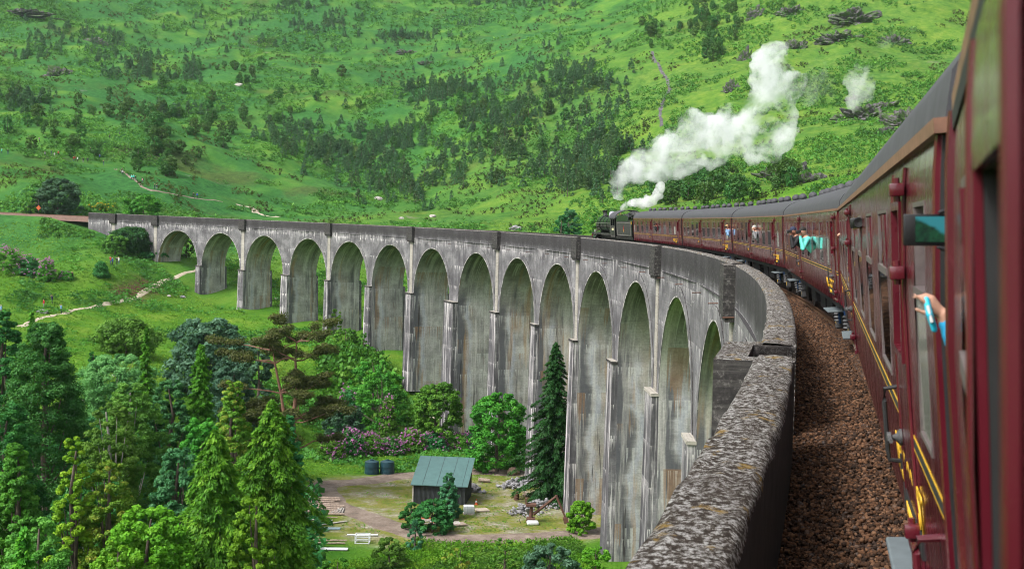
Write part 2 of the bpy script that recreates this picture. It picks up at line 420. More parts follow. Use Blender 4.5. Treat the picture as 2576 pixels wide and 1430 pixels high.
ribbon('path', img_line([(990, 1048), (1040, 1045), (1110, 1050)]), 2.2, m_path, .08, .4, 5)

m_stream = dirt('stream_bed', (.02, .018, .02), (.05, .045, .05), (.16, .15, .16))
ribbon('stream', img_line([(1640, 130), (1658, 165), (1676, 195), (1684, 225), (1668, 255), (1660, 285), (1664, 318)]), 1.6, m_stream, .12, .6, 8)

# ---------------------------------------------------------------- viaduct
def concrete_mat(name, soffit=False, pale=False, dark=False):
    t = NT(name); uv = t.n('TexCoord').outputs['UV']; sep = t.n('SeparateXYZ'); t.l(uv, sep.inputs[0]); u, v = sep.outputs[0], sep.outputs[1]
    def mp(sx, sy, off=(0, 0, 0)):
        m = t.n('Mapping'); t.l(uv, m.inputs[0]); m.inputs['Scale'].default_value = (sx, sy, 1); m.inputs['Location'].default_value = off; return m.outputs[0]
    boards = t.noise(mp(.25, 9), 1, 3, .7); blot = t.noise(mp(.35, .35), 1, 6, .68); fine = t.noise(mp(5, 5), 1, 5, .75); warm = t.noise(mp(.3, .12), 1, 4, .6)
    if soffit:
        c = t.ramp(blot, [(.3, (.19, .187, .18)), (.5, (.34, .333, .315)), (.7, (.56, .55, .52))])
        c = t.mix(t.ramp(warm, [(.5, 0.), (.68, .4)]), c, (.34, .27, .19))
        c = t.mix(t.math('MULTIPLY', t.step(v, -7.5, -2.5), t.ramp(blot, [(.35, .85), (.7, .45)])), c, (.055, .060, .042))       # darker green-black towards the crown
        c = t.mix(t.math('MULTIPLY', t.ramp(t.noise(mp(.8, .04), 1, 6, .75), [(.50, 0.), (.64, .7)]), t.ramp(t.noise(mp(.3, .12, (5, 0, 0)), 1, 2), [(.42, 0.), (.55, 1.)])), c, (.045, .045, .055))
    elif dark:
        c = t.ramp(fine, [(.38, (.012, .011, .011)), (.55, (.04, .037, .036)), (.72, (.22, .205, .20))])
    elif pale:
        c = t.ramp(blot, [(.3, (.26, .24, .21)), (.7, (.46, .43, .38))])
    else:
        c = t.ramp(blot, [(.3, (.055, .053, .058)), (.48, (.135, .131, .139)), (.70, (.29, .283, .293))])
        c = t.mix(t.ramp(t.noise(mp(.5, .06), 1, 5, .7), [(.50, 0.), (.62, .6)]), c, (.050, .047, .056))
    c = t.mix(t.ramp(boards, [(.34, .22 if soffit else .45), (.5, 0.)]), c, (.10, .095, .088))
    if soffit:
        dd = t.math('SUBTRACT', t.math('MULTIPLY', t.math('FRACT', t.math('ADD', t.math('DIVIDE', u, 100.), .5)), 100.), 50.)
        e = t.math('ADD', dd, t.math('MULTIPLY', t.math('SUBTRACT', t.noise(mp(.001, .22, (3, 0, 0)), 1, 5, .7), .5), 3.2))
        c = t.mix(t.math('MULTIPLY', t.step(e, 1.3, 2.3), t.math('MULTIPLY', t.step(v, -7.5, -10), .85)), c, (.065, .068, .082))
        c = t.mix(t.math('MULTIPLY', t.math('MULTIPLY', t.step(e, .6, 1.2), t.step(e, 1.9, 1.3)), t.math('MULTIPLY', t.step(v, -8.5, -11), .5)), c, (.40, .43, .50))
        wm = t.noise(mp(.5, .05, (1.7, 0, 0)), 1, 4, .65)
        c = t.mix(t.ramp(wm, [(.56, 0.), (.64, .55)]), c, (.34, .20, .08)); c = t.mix(t.math('MULTIPLY', t.ramp(t.noise(mp(1.6, .06, (4.2, 0, 0)), 1, 4, .7), [(.60, 0.), (.64, .85)]), t.step(v, -7, -12)), c, (.03, .025, .025))
    joint = t.math('FRACT', t.math('MULTIPLY', v, 1/1.25)); jl = t.math('LESS_THAN', joint, .035)
    c = t.mix(t.math('MULTIPLY', jl, t.ramp(t.noise(mp(.4, .7), 1, 3), [(.5, 0.), (.62, .35 if soffit else .5)])), c, (.06, .055, .055))
    if soffit: c = t.mix(t.ramp(t.noise(mp(.9, .05, (7, 0, 0)), 1, 5, .7), [(.52, 0.), (.66, .55)]), c, (.62, .60, .56))
    elif not pale and not dark: c = t.mix(t.math('MULTIPLY', t.step(v, -9.9, -10.3), t.ramp(t.noise(mp(1.6, .05, (7, 0, 0)), 1, 5, .7), [(.53, 0.), (.58, .85)])), c, (.60, .57, .57))
    if not soffit and not pale and not dark: c = t.mix(t.math('MULTIPLY', t.step(v, -9.9, -10.4), t.ramp(t.noise(mp(1.1, .07, (17, 0, 0)), 1, 5, .7), [(.42, .8), (.55, 0.)])), c, (.045, .043, .05))
    if not soffit and not pale and not dark:
        # blackened top band of the parapet
        edge = t.math('ADD', v, t.math('MULTIPLY', t.noise(mp(1.2, .3), 1, 5, .75), 1.6))
        band = t.step(edge, -.55, .55)
        c = t.mix(t.math('MULTIPLY', band, .86), c, t.ramp(fine, [(.38, (.006, .0055, .006)), (.58, (.030, .027, .028)), (.74, (.13, .12, .12))]))
    # lime runs: start on pour lines and drip to uneven lengths
    def drips(v0, per, sx, amt, seed):
        vv = t.math('SUBTRACT', v0, v)                                   # metres below the top line
        cell = t.math('FRACT', t.math('DIVIDE', vv, per)); dist = t.math('MULTIPLY', cell, per)
        ln = t.math('MULTIPLY', t.math('SUBTRACT', t.noise(mp(sx, .001, (seed, seed, 0)), 1, 3, .8), .53), per*6.5*amt)
        gate = t.ramp(t.noise(mp(.16, .5/per, (seed*3, 0, 0)), 1, 3, .6), [(.42, 0.), (.52, 1.)])
        k = t.math('GREATER_THAN', ln, dist); k = t.math('MULTIPLY', k, gate); k = t.math('MULTIPLY', k, t.math('GREATER_THAN', vv, 0.)); return k
    if soffit:
        d = t.math('MAXIMUM', drips(-3.2, 7.3, 3.2, .5, 1.7), drips(-10.5, 5.2, 2.6, .5, 4.1)); cc = (.52, .52, .50)
        c = t.mix(t.math('MULTIPLY', d, .62), c, cc)
        rust = t.math('MULTIPLY', drips(-6.5, 9.1, 1.1, .55, 8.3), .5); c = t.mix(rust, c, (.27, .145, .06))
    elif not pale and not dark:
        d = t.math('MAXIMUM', drips(-.9, 60, 3.6, .030, 2.2), drips(-1.5, 3.1, 4.0, .30, 6.4))
        d = t.math('MAXIMUM', d, t.math('MULTIPLY', drips(-10.3, 6.4, 5.0, .65, 9.9), 1.))
        far = t.step(u, 70, 230)
        c = t.mix(t.math('MULTIPLY', d, t.math('ADD', .6, t.math('MULTIPLY', far, .38))), c, (.60, .57, .57))
        ln = t.math('MULTIPLY', t.ramp(t.noise(mp(.6, 2.6), 1, 4, .7), [(.62, 0.), (.65, .6)]), t.math('MULTIPLY', t.step(v, -3.6, -1.4), t.step(v, -.3, -.9)))
        c = t.mix(ln, c, (.5, .48, .48))
    c = t.mix(t.ramp(fine, [(.3, .35), (.6, 0.)]), c, (.05, .048, .05))
    t.col(c); t.rough(.9); t.bsdf.inputs['Specular IOR Level'].default_value = .2
    t.bump(t.math('ADD', boards, fine), .35, .03)
    return t.m
m_face = concrete_mat('concrete_face'); m_soff = concrete_mat('concrete_soffit', soffit=True)
m_pale = concrete_mat('concrete_pale', pale=True); m_dark = concrete_mat('concrete_blackened', dark=True)
t_l = NT('lime_crust'); t_l.col(t_l.ramp(t_l.noise(t_l.coord('Object'), .8, 5, .75), [(.44, (.07, .066, .068)), (.56, (.50, .48, .46))])); t_l.rough(.9); m_lime = t_l.m
def lichen_mat():
    t = NT('lichen_concrete'); v = t.coord('Object')
    a = t.noise(v, 18, 6, .78); b = t.noise(v, 55, 4, .7); big = t.noise(v, 1.3, 4, .6); yl = t.noise(v, 3.1, 4, .62)
    c = t.ramp(a, [(.43, (.024, .019, .015)), (.50, (.085, .07, .055)), (.535, (.34, .335, .325)), (.68, (.66, .655, .64))])
    c = t.mix(t.ramp(big, [(.45, 0.), (.7, .5)]), c, (.05, .036, .03))
    c = t.mix(t.ramp(b, [(.38, .75), (.52, 0.)]), c, (.038, .026, .022))
    c = t.mix(t.math('MULTIPLY', t.ramp(yl, [(.60, 0.), (.66, .9)]), t.ramp(b, [(.4, .3), (.55, 1.)])), c, (.25, .155, .025))
    t.col(c); t.rough(.95); t.bsdf.inputs['Specular IOR Level'].default_value = .15; t.bump(t.math('ADD', a, b), 1., .03); return t.m
m_lich = lichen_mat()
m_inner = simple('shaded_parapet_inside', (.016, .014, .013), .9, .6, 4, bump=.6)  # near-black base colour carries the shadow on the parapet's inner side
DF = 3.1; BF = -3.1; RA = 7.74; SPR = -10.12
class QB:
    def __init__(s): s.v = []; s.uv = []; s.mi = []
    def q(s, P, UV, m=0): s.v += [tuple(p) for p in P]; s.uv += list(UV); s.mi.append(m)
    def sd(s, c, us, m=0):     # corners (s,d,z) with u values
        s.q([pt(*x) for x in c], [(u, x[2]) for u, x in zip(us, c)], m)
    def build(s, name, mats, parent=None, smooth=False):
        n = len(s.v)//4; me = mesh_np(name, s.v, np.arange(n*4).reshape(n, 4), smooth, None, s.mi, s.uv)
        if smooth:
            bm = bmesh.new(); bm.from_mesh(me); bmesh.ops.remove_doubles(bm, verts=bm.verts[:], dist=.002); bm.to_mesh(me); bm.free()
        return link(name, me, parent, mats)
p0 = pt(130, 0, -25)
via = empty('railway_viaduct', (0, 0, 0), 0, 'long curving grey concrete railway viaduct of tall round arches streaked with white lime', 'viaduct')
def sblock(q, s0, s1, d0, d1, z0, z1, m=0, mt=None, n=1, skip=''):
    """curved block between arc positions; d1 > d0 (d1 the outside face)"""
    mt = m if mt is None else mt
    for i in range(n):
        a = s0+(s1-s0)*i/n; b = s0+(s1-s0)*(i+1)/n
        q.sd([(a, d1, z0), (a, d1, z1), (b, d1, z1), (b, d1, z0)], (a, a, b, b), m)
        q.sd([(b, d0, z0), (b, d0, z1), (a, d0, z1), (a, d0, z0)], (b, b, a, a), m)
        q.q([pt(a, d0, z1), pt(b, d0, z1), pt(b, d1, z1), pt(a, d1, z1)], [(a, d0), (b, d0), (b, d1), (a, d1)], mt)
        q.q([pt(a, d1, z0), pt(b, d1, z0), pt(b, d0, z0), pt(a, d0, z0)], [(a, d1), (b, d1), (b, d0), (a, d0)], m)
    q.sd([(s0, d0, z0), (s0, d0, z1), (s0, d1, z1), (s0, d1, z0)], (d0+s0, d0+s0, d1+s0, d1+s0), m)
    q.sd([(s1, d1, z0), (s1, d1, z1), (s1, d0, z1), (s1, d0, z0)], (d1+s1, d1+s1, d0+s1, d0+s1), m)
KS = range(-5, 15)
SEND = 321.
for k in range(-4, 15):
    c = ARCH[k]; sl_ = pier_s(k-1); sr = pier_s(k) if k < 14 else c+RA+1.3
    th = np.linspace(-math.pi/2, math.pi/2, 29)
    cols = [(sl_, SPR)]+[(c+RA*math.sin(a), SPR+RA*math.cos(a)) for a in th]+[(sr, SPR)]
    q = QB(); so_ = QB()
    for (a, za), (b, zb) in zip(cols[:-1], cols[1:]):
        if b-a < 1e-6: continue
        for z0, z1 in ((0, .333), (.333, .667), (.667, 1)):
            f = lambda zz, t: zz+(-.1-zz)*t
            q.sd([(a, DF, f(za, z0)), (a, DF, f(za, z1)), (b, DF, f(zb, z1)), (b, DF, f(zb, z0))], (a, a, b, b))
            q.sd([(b, BF, f(zb, z0)), (b, BF, f(zb, z1)), (a, BF, f(za, z1)), (a, BF, f(za, z0))], (b, b, a, a))
    arcl = 0
    for (a, za), (b, zb) in zip(cols[1:-1][:-1], cols[1:-1][1:]):
        for j in range(3):
            d0 = DF+(BF-DF)*j/3; d1 = DF+(BF-DF)*(j+1)/3
            so_.q([pt(a, d0, za), pt(b, d0, zb), pt(b, d1, zb), pt(a, d1, za)], [(d0+100*k+600, za), (d0+100*k+600, zb), (d1+100*k+600, zb), (d1+100*k+600, za)], 0)
    # top
    q.q([pt(sl_, BF, -.95), pt(sr, BF, -.95), pt(sr, DF, -.95), pt(sl_, DF, -.95)], [(0, 0)]*4)
    o = q.build('spandrel_wall', [m_face], via)
    so_.build('arch_soffit', [m_soff], via, True)
    # arch ring, 4 cm proud
    rw = .8
    for dd, sgn in ((DF, 1), (BF, -1)):
        r = QB()
        for a0, a1 in zip(th[:-1], th[1:]):
            e = dd+.045*sgn
            P = [(c+(RA-.0)*math.sin(a), e, SPR+RA*math.cos(a)) for a in (a0, a1)]+[(c+(RA+rw)*math.sin(a), e, SPR+(RA+rw)*math.cos(a)) for a in (a1, a0)]
            if sgn < 0: P = P[::-1]
            r.sd(P, [p[0] for p in P])
            Q = [(c+(RA+rw)*math.sin(a0), e, SPR+(RA+rw)*math.cos(a0)), (c+(RA+rw)*math.sin(a1), e, SPR+(RA+rw)*math.cos(a1)), (c+(RA+rw)*math.sin(a1), dd, SPR+(RA+rw)*math.cos(a1)), (c+(RA+rw)*math.sin(a0), dd, SPR+(RA+rw)*math.cos(a0))]
            r.sd(Q, [p[0] for p in Q], 1)
            Q = [(c+RA*math.sin(a0), e, SPR+RA*math.cos(a0)), (c+RA*math.sin(a0), dd, SPR+RA*math.cos(a0)), (c+RA*math.sin(a1), dd, SPR+RA*math.cos(a1)), (c+RA*math.sin(a1), e, SPR+RA*math.cos(a1))]
            r.sd(Q, [p[0] for p in Q])
            if sgn > 0:
                Q = [(c+RA*math.sin(a), e+.004, SPR+RA*math.cos(a)) for a in (a0, a1)]+[(c+(RA+.10)*math.sin(a), e+.004, SPR+(RA+.10)*math.cos(a)) for a in (a1, a0)]
                r.sd(Q, [p[0] for p in Q], 2)
        r.build('arch_ring', [m_face, m_dark, m_lime], via)
# piers
def slab(q, s0, s1, d0, d1, z0, z1, f0, f1, m=(0, 1)):
    """tapering pier shaft: f0/f1 = extra half width at bottom; m = (front, side) materials"""
    n = max(2, int((z1-z0)/2.5))
    for i in range(n):
        za = z0+(z1-z0)*i/n; zb = z0+(z1-z0)*(i+1)/n
        ea = f0*(1-i/n); eb = f0*(1-(i+1)/n); ga = f1*(1-i/n); gb = f1*(1-(i+1)/n)
        q.sd([(s0-ea, d1+ga, za), (s0-eb, d1+gb, zb), (s1+eb, d1+gb, zb), (s1+ea, d1+ga, za)], (s0, s0, s1, s1), m[0])
        q.sd([(s1+ea, d0-ga, za), (s1+eb, d0-gb, zb), (s0-eb, d0-gb, zb), (s0-ea, d0-ga, za)], (s1, s1, s0, s0), m[0])
        for j in range(2):
            da = d0+(d1-d0)*j/2; db = d0+(d1-d0)*(j+1)/2
            g0 = lambda x, g: x+(g if x == d1 else (-g if x == d0 else 0))
            for ss, ex, fl in ((s0, -1, 0), (s1, 1, 1)):
                Q = [(ss+ex*ea, g0(da, ga), za), (ss+ex*eb, g0(da, gb), zb), (ss+ex*eb, g0(db, gb), zb), (ss+ex*ea, g0(db, ga), za)]
                if fl: Q = Q[::-1]
                us = [x[1]+(600+100*round((ss-60)/17.79-.5+fl) if m[1] else ss*1.7) for x in Q]; q.sd(Q, us, m[1])
for k in range(-4, 14):
    s0 = ARCH[k]+RA; s1 = ARCH[k+1]-RA; zb = PBASE[k]-1.5-GR*pier_s(k)
    big = k == 6
    q = QB(); slab(q, s0, s1, BF, DF, zb, SPR, .28*(SPR-zb)/18, 0)
    pr = q.build('pier', [m_face, m_soff], via)
    w = .05 if not big else .0; pj = .5 if not big else .85
    q = QB(); h = SPR-zb
    slab(q, s0+w, s1-w, DF-.01, DF+pj, zb, SPR-.12, .28*h/18, .25*h/18, (0, 0))
    q.build('buttress', [m_face], pr)
    q = QB(); sblock(q, s0-.03, s1+.03, DF+.002, DF+pj+.1, SPR-.12, SPR+.1, 0, 1)
    q.build('ledge', [m_dark if k > 1 else m_pale, m_pale], pr)
    q = QB(); slab(q, s0+w, s1-w, BF-pj, BF+.01, zb, SPR, .28*h/18, .25*h/18, (0, 0)); q.build('buttress', [m_face], pr)
# abutments
q = QB(); sblock(q, ARCH[14]+RA, SEND+6, BF, DF, -26, -.1, 0, 0, 4); q.build('abutment', [m_face], via)
q = QB(); sblock(q, ARCH[-4]-RA-30, pier_s(-5), BF, DF, -22, -.1, 0, 0, 4); q.build('abutment', [m_face], via)
# refuges
RK = [k for k in range(-5, 15) if k % 2 == 1 or k == -5]
RS = [(pier_s(k) if k < 14 else 330) for k in RK if k <= 13 and k > -5]; RS = [16.2]+[s for s in RS if s > 25]+[317.5]
def refuge(s, outer):
    q = QB(); a, b = s-1.2, s+1.2; d = 1 if outer else -1
    D0, D1 = (DF, DF+.5) if outer else (BF-.5, BF)
    sblock(q, a, b, D0+.003*d, D1, -1.35, .46, 0, 0, 2)                 # solid lower box
    sblock(q, a+.06, b-.06, D0+.003*d, D1-.1*d if outer else D1, -1.6, -1.35, 0, 0, 1)
    if outer:
        sblock(q, a, b, D1-.42, D1, .46, .846, 0, 1, 2)
        for x0, x1 in ((a, a+.42), (b-.42, b)): sblock(q, x0, x1, 2.57, D1-.42, .3, .846, 0, 1)
    return q.build('refuge', [m_dark, m_lich], via)
for s in RS: refuge(s, True)
for s in RS[1:8]: refuge(s, False)
# pale pilaster strips below the refuges
for s in RS[1:]:
    if s > 40:
        q = QB(); sblock(q, s-.55, s+.55, DF, DF+.06, SPR+.12, -1.62, 0, 0); q.build('pilaster', [m_pale], via)
# parapets, in lengths between the refuges, with softly broken edges
def parapet(sa, sb, d0, d1, near):
    step = .12 if near else 1.0; n = max(2, int((sb-sa)/step))
    prof = [(d1, -.1), (d1, .3), (d1, .80), (d1-.02, .85), (d1-.07, .872), ((d0+d1)/2, .88), (d0+.06, .872), (d0+.015, .84), (d0, .79), (d0, .3), (d0, -.95)]
    if near: prof = prof[:5]+[(d1-.16, .876), (d1-.26, .882), (d1-.36, .876)]+prof[6:]
    V = []; F = []; m = len(prof); uv = []; mi = []
    for i in range(n+1):
        s = sa+(sb-sa)*i/n
        for j, (d, z) in enumerate(prof):
            jit = (vn(s*2.3, j*3.1, 3)-.5)*.045 if 1 < j < m-2 else 0
            V.append(pt(s, d+jit*(.7 if near else .4), z+jit))
    for i in range(n):
        for j in range(m-1):
            a = i*m+j; F.append((a, a+1, a+m+1, a+m)); s_ = sa+(sb-sa)*i/n; e = sa+(sb-sa)*(i+1)/n
            uv += [(s_, prof[j][1]), (s_, prof[j+1][1]), (e, prof[j+1][1]), (e, prof[j][1])]
            mi.append(0 if j < 2 else (1 if j < m-3 else 2))
    b = len(V)
    me = mesh_np('parapet', V, F, True, None, mi, uv)
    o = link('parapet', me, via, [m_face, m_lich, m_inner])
    q = QB()
    for s in (sa, sb):
        q.q([pt(s, d1, -.1), pt(s, d1, .82), pt(s, d0, .82), pt(s, d0, -.95)], [(0, -.1), (0, .82), (.5, .82), (.5, -.1)])
    q.build('parapet_end', [m_lich], o)
edges = [-60]+[x for s in RS for x in (s-1.2+.42 if s < 17 else s-1.2+.42, s+1.2-.42)]+[SEND+6]
for a, b in zip(edges[::2], edges[1::2]):
    parapet(a, b, 2.57, DF, a < 40)
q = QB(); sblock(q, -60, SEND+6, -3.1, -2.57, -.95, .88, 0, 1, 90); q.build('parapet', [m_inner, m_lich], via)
m_rust = simple('rusty_iron', (.10, .045, .03), .8, .4, 20)
for i in range(18):
    s = 49.5+8.6*i; mb = MB(); mb.tube([pt(s, DF-.05, -1.38), pt(s, DF+.5, -1.40)], .035, 6); mb.build('rail_stub', m_rust, via)

# ---------------------------------------------------------------- ballast bed, sleepers, rails
def ballast_mat(name, b=1.):
    t = NT(name); v = t.coord('Object'); a = t.attr('tint')
    vo = t.n('TexVoronoi'); t.l(v, vo.inputs['Vector']); vo.inputs['Scale'].default_value = 22
    c = t.ramp(a, [(0, (.016*b, .009*b, .006*b)), (.35, (.05*b, .024*b, .012*b)), (.7, (.12*b, .055*b, .026*b)), (.93, (.21*b, .11*b, .06*b)), (1, (.09, .075, .07))])
    c = t.mix(t.ramp(t.noise(v, 30, 4, .7), [(.35, .5), (.6, 0.)]), c, (.03, .018, .012))
    t.col(c); t.rough(.9); t.bsdf.inputs['Specular IOR Level'].default_value = .3; return t.m
m_ball = ballast_mat('ballast_stone'); m_bed = simple('ballast_bed', (.045, .024, .015), .95, .5, 9, bump=1)
m_bed_far = simple('ballast_red', (.12, .07, .052), .95, .35, 3, bump=.6)
def zbed(s, d): 
    c, k = math.cos(CANT), math.sin(CANT)
    base = -.235-(d-.2)*k
    return base if d < 1.5 else base-(d-1.5)*.05
V = []; F = []; ds = [-3.0, -2.6, -2, -1, 0, 1, 1.5, 2.0, 2.6, 3.0]; n = 300
for i in range(n+1):
    s = -60+(SEND+66)*i/n
    for d in ds: V.append(pt(s, d, zbed(s, d)))
m = len(ds)
for i in range(n):
    for j in range(m-1): a = i*m+j; F.append((a, a+1, a+m+1, a+m))
tag(link('ballast_bed', mesh_np('ballast_bed', V, F, True), None, m_bed), kind='structure')
# embankment line beyond the viaduct
V = []; F = []; ds = [-3.1, -2.3, -1.5, 0, 1.5, 2.3, 3.1]; zs = [-1.5, -.8, -.24, -.2, -.24, -.8, -1.5]; n = 60
for i in range(n+1):
    s = SEND+6+150*i/n
    for d, z in zip(ds, zs): V.append(pt(s, d, z))
m = len(ds)
for i in range(n):
    for j in range(m-1): a = i*m+j; F.append((a, a+1, a+m+1, a+m))
tag(link('trackbed', mesh_np('trackbed', V, F, True), None, m_bed_far), kind='structure')
rs = np.random.RandomState(3)
def ico(sub=1):
    bm = bmesh.new(); bmesh.ops.create_icosphere(bm, subdivisions=sub, radius=1); v = np.array([x.co[:] for x in bm.verts]); f = np.array([[a.index for a in x.verts] for x in bm.faces]); bm.free(); return v, f
iv, if_ = ico(1)
def scatter_mesh(name, base_v, base_f, P, size, mat, tint=None, rot=True, squash=None, seed=1, jit=.25, smooth=False, kind='stuff', up=None, nvar=6):
    r = np.random.RandomState(seed); n = len(P); nv = len(base_v)
    if isinstance(base_v, list): raise ValueError
    variants = [base_v*(1+(r.rand(nv, 1)-.5)*2*jit) for _ in range(nvar)]
    which = r.randint(0, nvar, n); B = np.stack(variants)[which]                     # n,nv,3
    sc = np.asarray(size).reshape(-1, 1, 1) if np.ndim(size) == 1 else np.asarray(size).reshape(n, 1, 3)
    B = B*sc
    a = r.rand(n)*2*math.pi; ca, sa = np.cos(a), np.sin(a)
    if rot:
        b = r.rand(n)*2*math.pi if rot is True else (r.rand(n)-.5)*rot; cb, sb = np.cos(b), np.sin(b)
        y = B[..., 1]*cb[:, None]-B[..., 2]*sb[:, None]; z = B[..., 1]*sb[:, None]+B[..., 2]*cb[:, None]; B = np.stack([B[..., 0], y, z], -1)
    x = B[..., 0]*ca[:, None]-B[..., 1]*sa[:, None]; y = B[..., 0]*sa[:, None]+B[..., 1]*ca[:, None]; B = np.stack([x, y, B[..., 2]], -1)
    V = (B+np.asarray(P)[:, None]).reshape(-1, 3); F = (base_f[None]+np.arange(n)[:, None, None]*nv).reshape(-1, base_f.shape[1])
    t = np.repeat(r.rand(n) if tint is None else tint, len(base_f))
    return link(name, mesh_np(name, V, F, smooth, {'tint': t}), None, mat)
n = 62000; s = 5+75*rs.rand(n)**1.9; d = 1.0+1.6*rs.rand(n); k = math.sin(CANT)
hsl = .045*(.5-np.minimum(abs(((s/.65) % 1)-.5), .2)/.4)
P = np.array([pt(a, b, zbed(a, b)-.01+(.05*rs.rand() if b > 1.33 else .0)) for a, b in zip(s, d)])
sz = rs.uniform(.012, .030, n)*(1+s/60)
o = scatter_mesh('ballast_stones', iv, if_, P, np.stack([sz, sz*rs.uniform(.6, 1, n), sz*rs.uniform(.5, .9, n)], 1), m_ball, seed=5)
tag(o, 'rust brown ballast stones beside the sleepers inside the parapet', 'ballast', kind='stuff')
m_steel = simple('rail_steel', (.13, .065, .035), .55, .3, 30, metal=.3); m_sleep = simple('sleeper_wood', (.035, .026, .02), .9, .5, 8, bump=.6)
trk = empty('railway_track', (0, 0, 0), 0, 'single railway track with rusty rails on dark timber sleepers under the train', 'track')
for dd in (.75, -.75):
    prof = [(-.07, -.16), (.07, -.16), (.07, -.14), (.012, -.12), (.012, -.04), (.036, -.03), (.036, 0), (-.036, 0), (-.036, -.03), (-.012, -.04), (-.012, -.12), (-.07, -.14)]
    V = []; F = []; n = 240; m = len(prof)
    for i in range(n+1):
        s = -55+(SEND+180)*i/n
        for x, z in prof: V.append(cp(s, dd+x, z))
    for i in range(n):
        for j in range(m): a = i*m+j; b = i*m+(j+1) % m; F.append((a, b, b+m, a+m))
    link('rail', mesh_np('rail', V, F), trk, m_steel)
def sleeper_box(s, mb):
    c = [cp(s-.125, -1.3, -.3), cp(s+.125, -1.3, -.3), cp(s+.125, 1.3, -.3), cp(s-.125, 1.3, -.3), cp(s-.125, -1.3, -.155), cp(s+.125, -1.3, -.155), cp(s+.125, 1.3, -.155), cp(s-.125, 1.3, -.155)]
    mb.add(c, [(0, 3, 2, 1), (4, 5, 6, 7), (0, 1, 5, 4), (1, 2, 6, 5), (2, 3, 7, 6), (3, 0, 4, 7)])
for i in range(90):
    mb = MB(); sleeper_box(8+.65*i, mb); mb.build('sleeper', m_sleep, trk)
mb = MB()
for i in range(90, 700): sleeper_box(8+.65*i, mb)
for i in range(1, 60): sleeper_box(8-.65*i, mb)
tag(mb.build('sleepers', m_sleep, trk), kind='stuff')

# ---------------------------------------------------------------- coaches
def paint(name, c, c2, streak=True):
    t = NT(name); v = t.coord('Object', (1, 1, 1)); m = t.n('Mapping'); t.l(v, m.inputs[0]); m.inputs['Scale'].default_value = (1, 14, .7)
    st = t.noise(m.outputs[0], 1, 5, .7); bl = t.noise(v, 1.2, 4, .6)
    cc = t.ramp(bl, [(.3, c), (.7, c2)])
    if streak: cc = t.mix(t.ramp(st, [(.5, 0.), (.75, .35)]), cc, tuple(x*1.5+.02 for x in c2))
    t.col(cc); t.rough(t.ramp(st, [(.35, .16), (.7, .38)]) if streak else .25); t.bsdf.inputs['Coat Weight'].default_value = .5; t.bsdf.inputs['Coat Roughness'].default_value = .12
    t.bump(t.noise(v, .9, 2, .4), .12, .02)
    return t.m
m_mar = paint('maroon_paint', (.062, .005, .011), (.092, .008, .016)); m_mar2 = paint('door_paint', (.064, .005, .011), (.094, .008, .016))
m_roof = simple('roof_felt', (.045, .045, .052), .75, .25, 4, bump=.2); m_gut = simple('gutter_paint', (.20, .10, .065), .5, .35, 12)
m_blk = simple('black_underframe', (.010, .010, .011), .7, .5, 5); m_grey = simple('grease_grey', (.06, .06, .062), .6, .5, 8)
m_yel = simple('lining_yellow', (.62, .36, .02), .45, .1); m_alu = simple('window_frame_alloy', (.16, .13, .13), .4, .2, 20, metal=.4)
m_cream = simple('interior_cream', (.16, .15, .11), .7, .2); m_seat = simple('seat_moquette', (.08, .03, .05), .9, .4, 30)
m_white = simple('obscured_glass', (.30, .32, .27), .12, .05, coat=.5); m_blue = simple('blue_pipe', (.02, .08, .22), .5, .2); m_yax = simple('yellow_axlebox', (.7, .42, .02), .5, .15)
m_brass = simple('worn_brass', (.30, .24, .10), .35, .3, 30, metal=.8); m_step = simple('grey_footboard', (.10, .12, .13), .6, .2, 6)
def glass_mat():
    t = NT('window_glass'); t.t.nodes.remove(t.bsdf)
    tr = t.n('BsdfTransparent'); tr.inputs[0].default_value = (.22, .25, .24, 1); g = t.n('BsdfGlossy'); g.inputs['Roughness'].default_value = .03; g.inputs[0].default_value = (.9, .9, .9, 1)
    fr = t.n('Fresnel'); fr.inputs[0].default_value = 1.6; mx = t.n('MixShader'); t.l(t.math('ADD', fr.outputs[0], .12), mx.inputs[0]); t.l(tr.outputs[0], mx.inputs[1]); t.l(g.outputs[0], mx.inputs[2]); t.l(mx.outputs[0], t.out.inputs[0])
    return t.m
m_glass = glass_mat()
CL = 19.66
def halfw(z):
    zs = [1.175, 1.35, 1.6, 1.95, 2.5, 3.0, 3.17]; ws = [1.385, 1.40, 1.405, 1.41, 1.41, 1.385, 1.365]
    return float(np.interp(z, zs, ws))
# openings along the left side: (centre y from the near end, width, z0, z1, kind)
LAYX = [(1.1, .56, 2.2, 2.93, 'door'), (2.25, .52, 1.95, 2.93, 'frost'), (3.9, 1.0, 1.95, 2.93, 'win'), (5.9, 1.0, 1.95, 2.93, 'win'), (7.9, 1.0, 1.95, 2.93, 'win'), (9.95, 1.0, 1.95, 2.93, 'win'), (11.5, .56, 2.2, 2.93, 'door'),
        (13.2, 1.0, 1.95, 2.93, 'win'), (15.35, 1.0, 1.95, 2.93, 'win'), (17.5, 1.0, 1.95, 2.93, 'win'), (19.1, .5, 1.95, 2.93, 'frost')]
LAYY = [(1.35, .52, 1.95, 2.93, 'frost'), (2.7, .56, 2.2, 2.93, 'door'), (3.95, 1.0, 1.95, 2.93, 'win'), (5.85, 1.0, 1.95, 2.93, 'win'), (7.9, 1.0, 1.95, 2.93, 'win'), (9.8, 1.0, 1.95, 2.93, 'win'), (11.3, .56, 2.2, 2.93, 'door'),
        (12.6, 1.0, 1.95, 2.93, 'plain'), (14.6, 1.0, 1.95, 2.93, 'plain'), (16.65, 1.0, 1.95, 2.93, 'win'), (18.5, .8, 1.95, 2.93, 'win')]
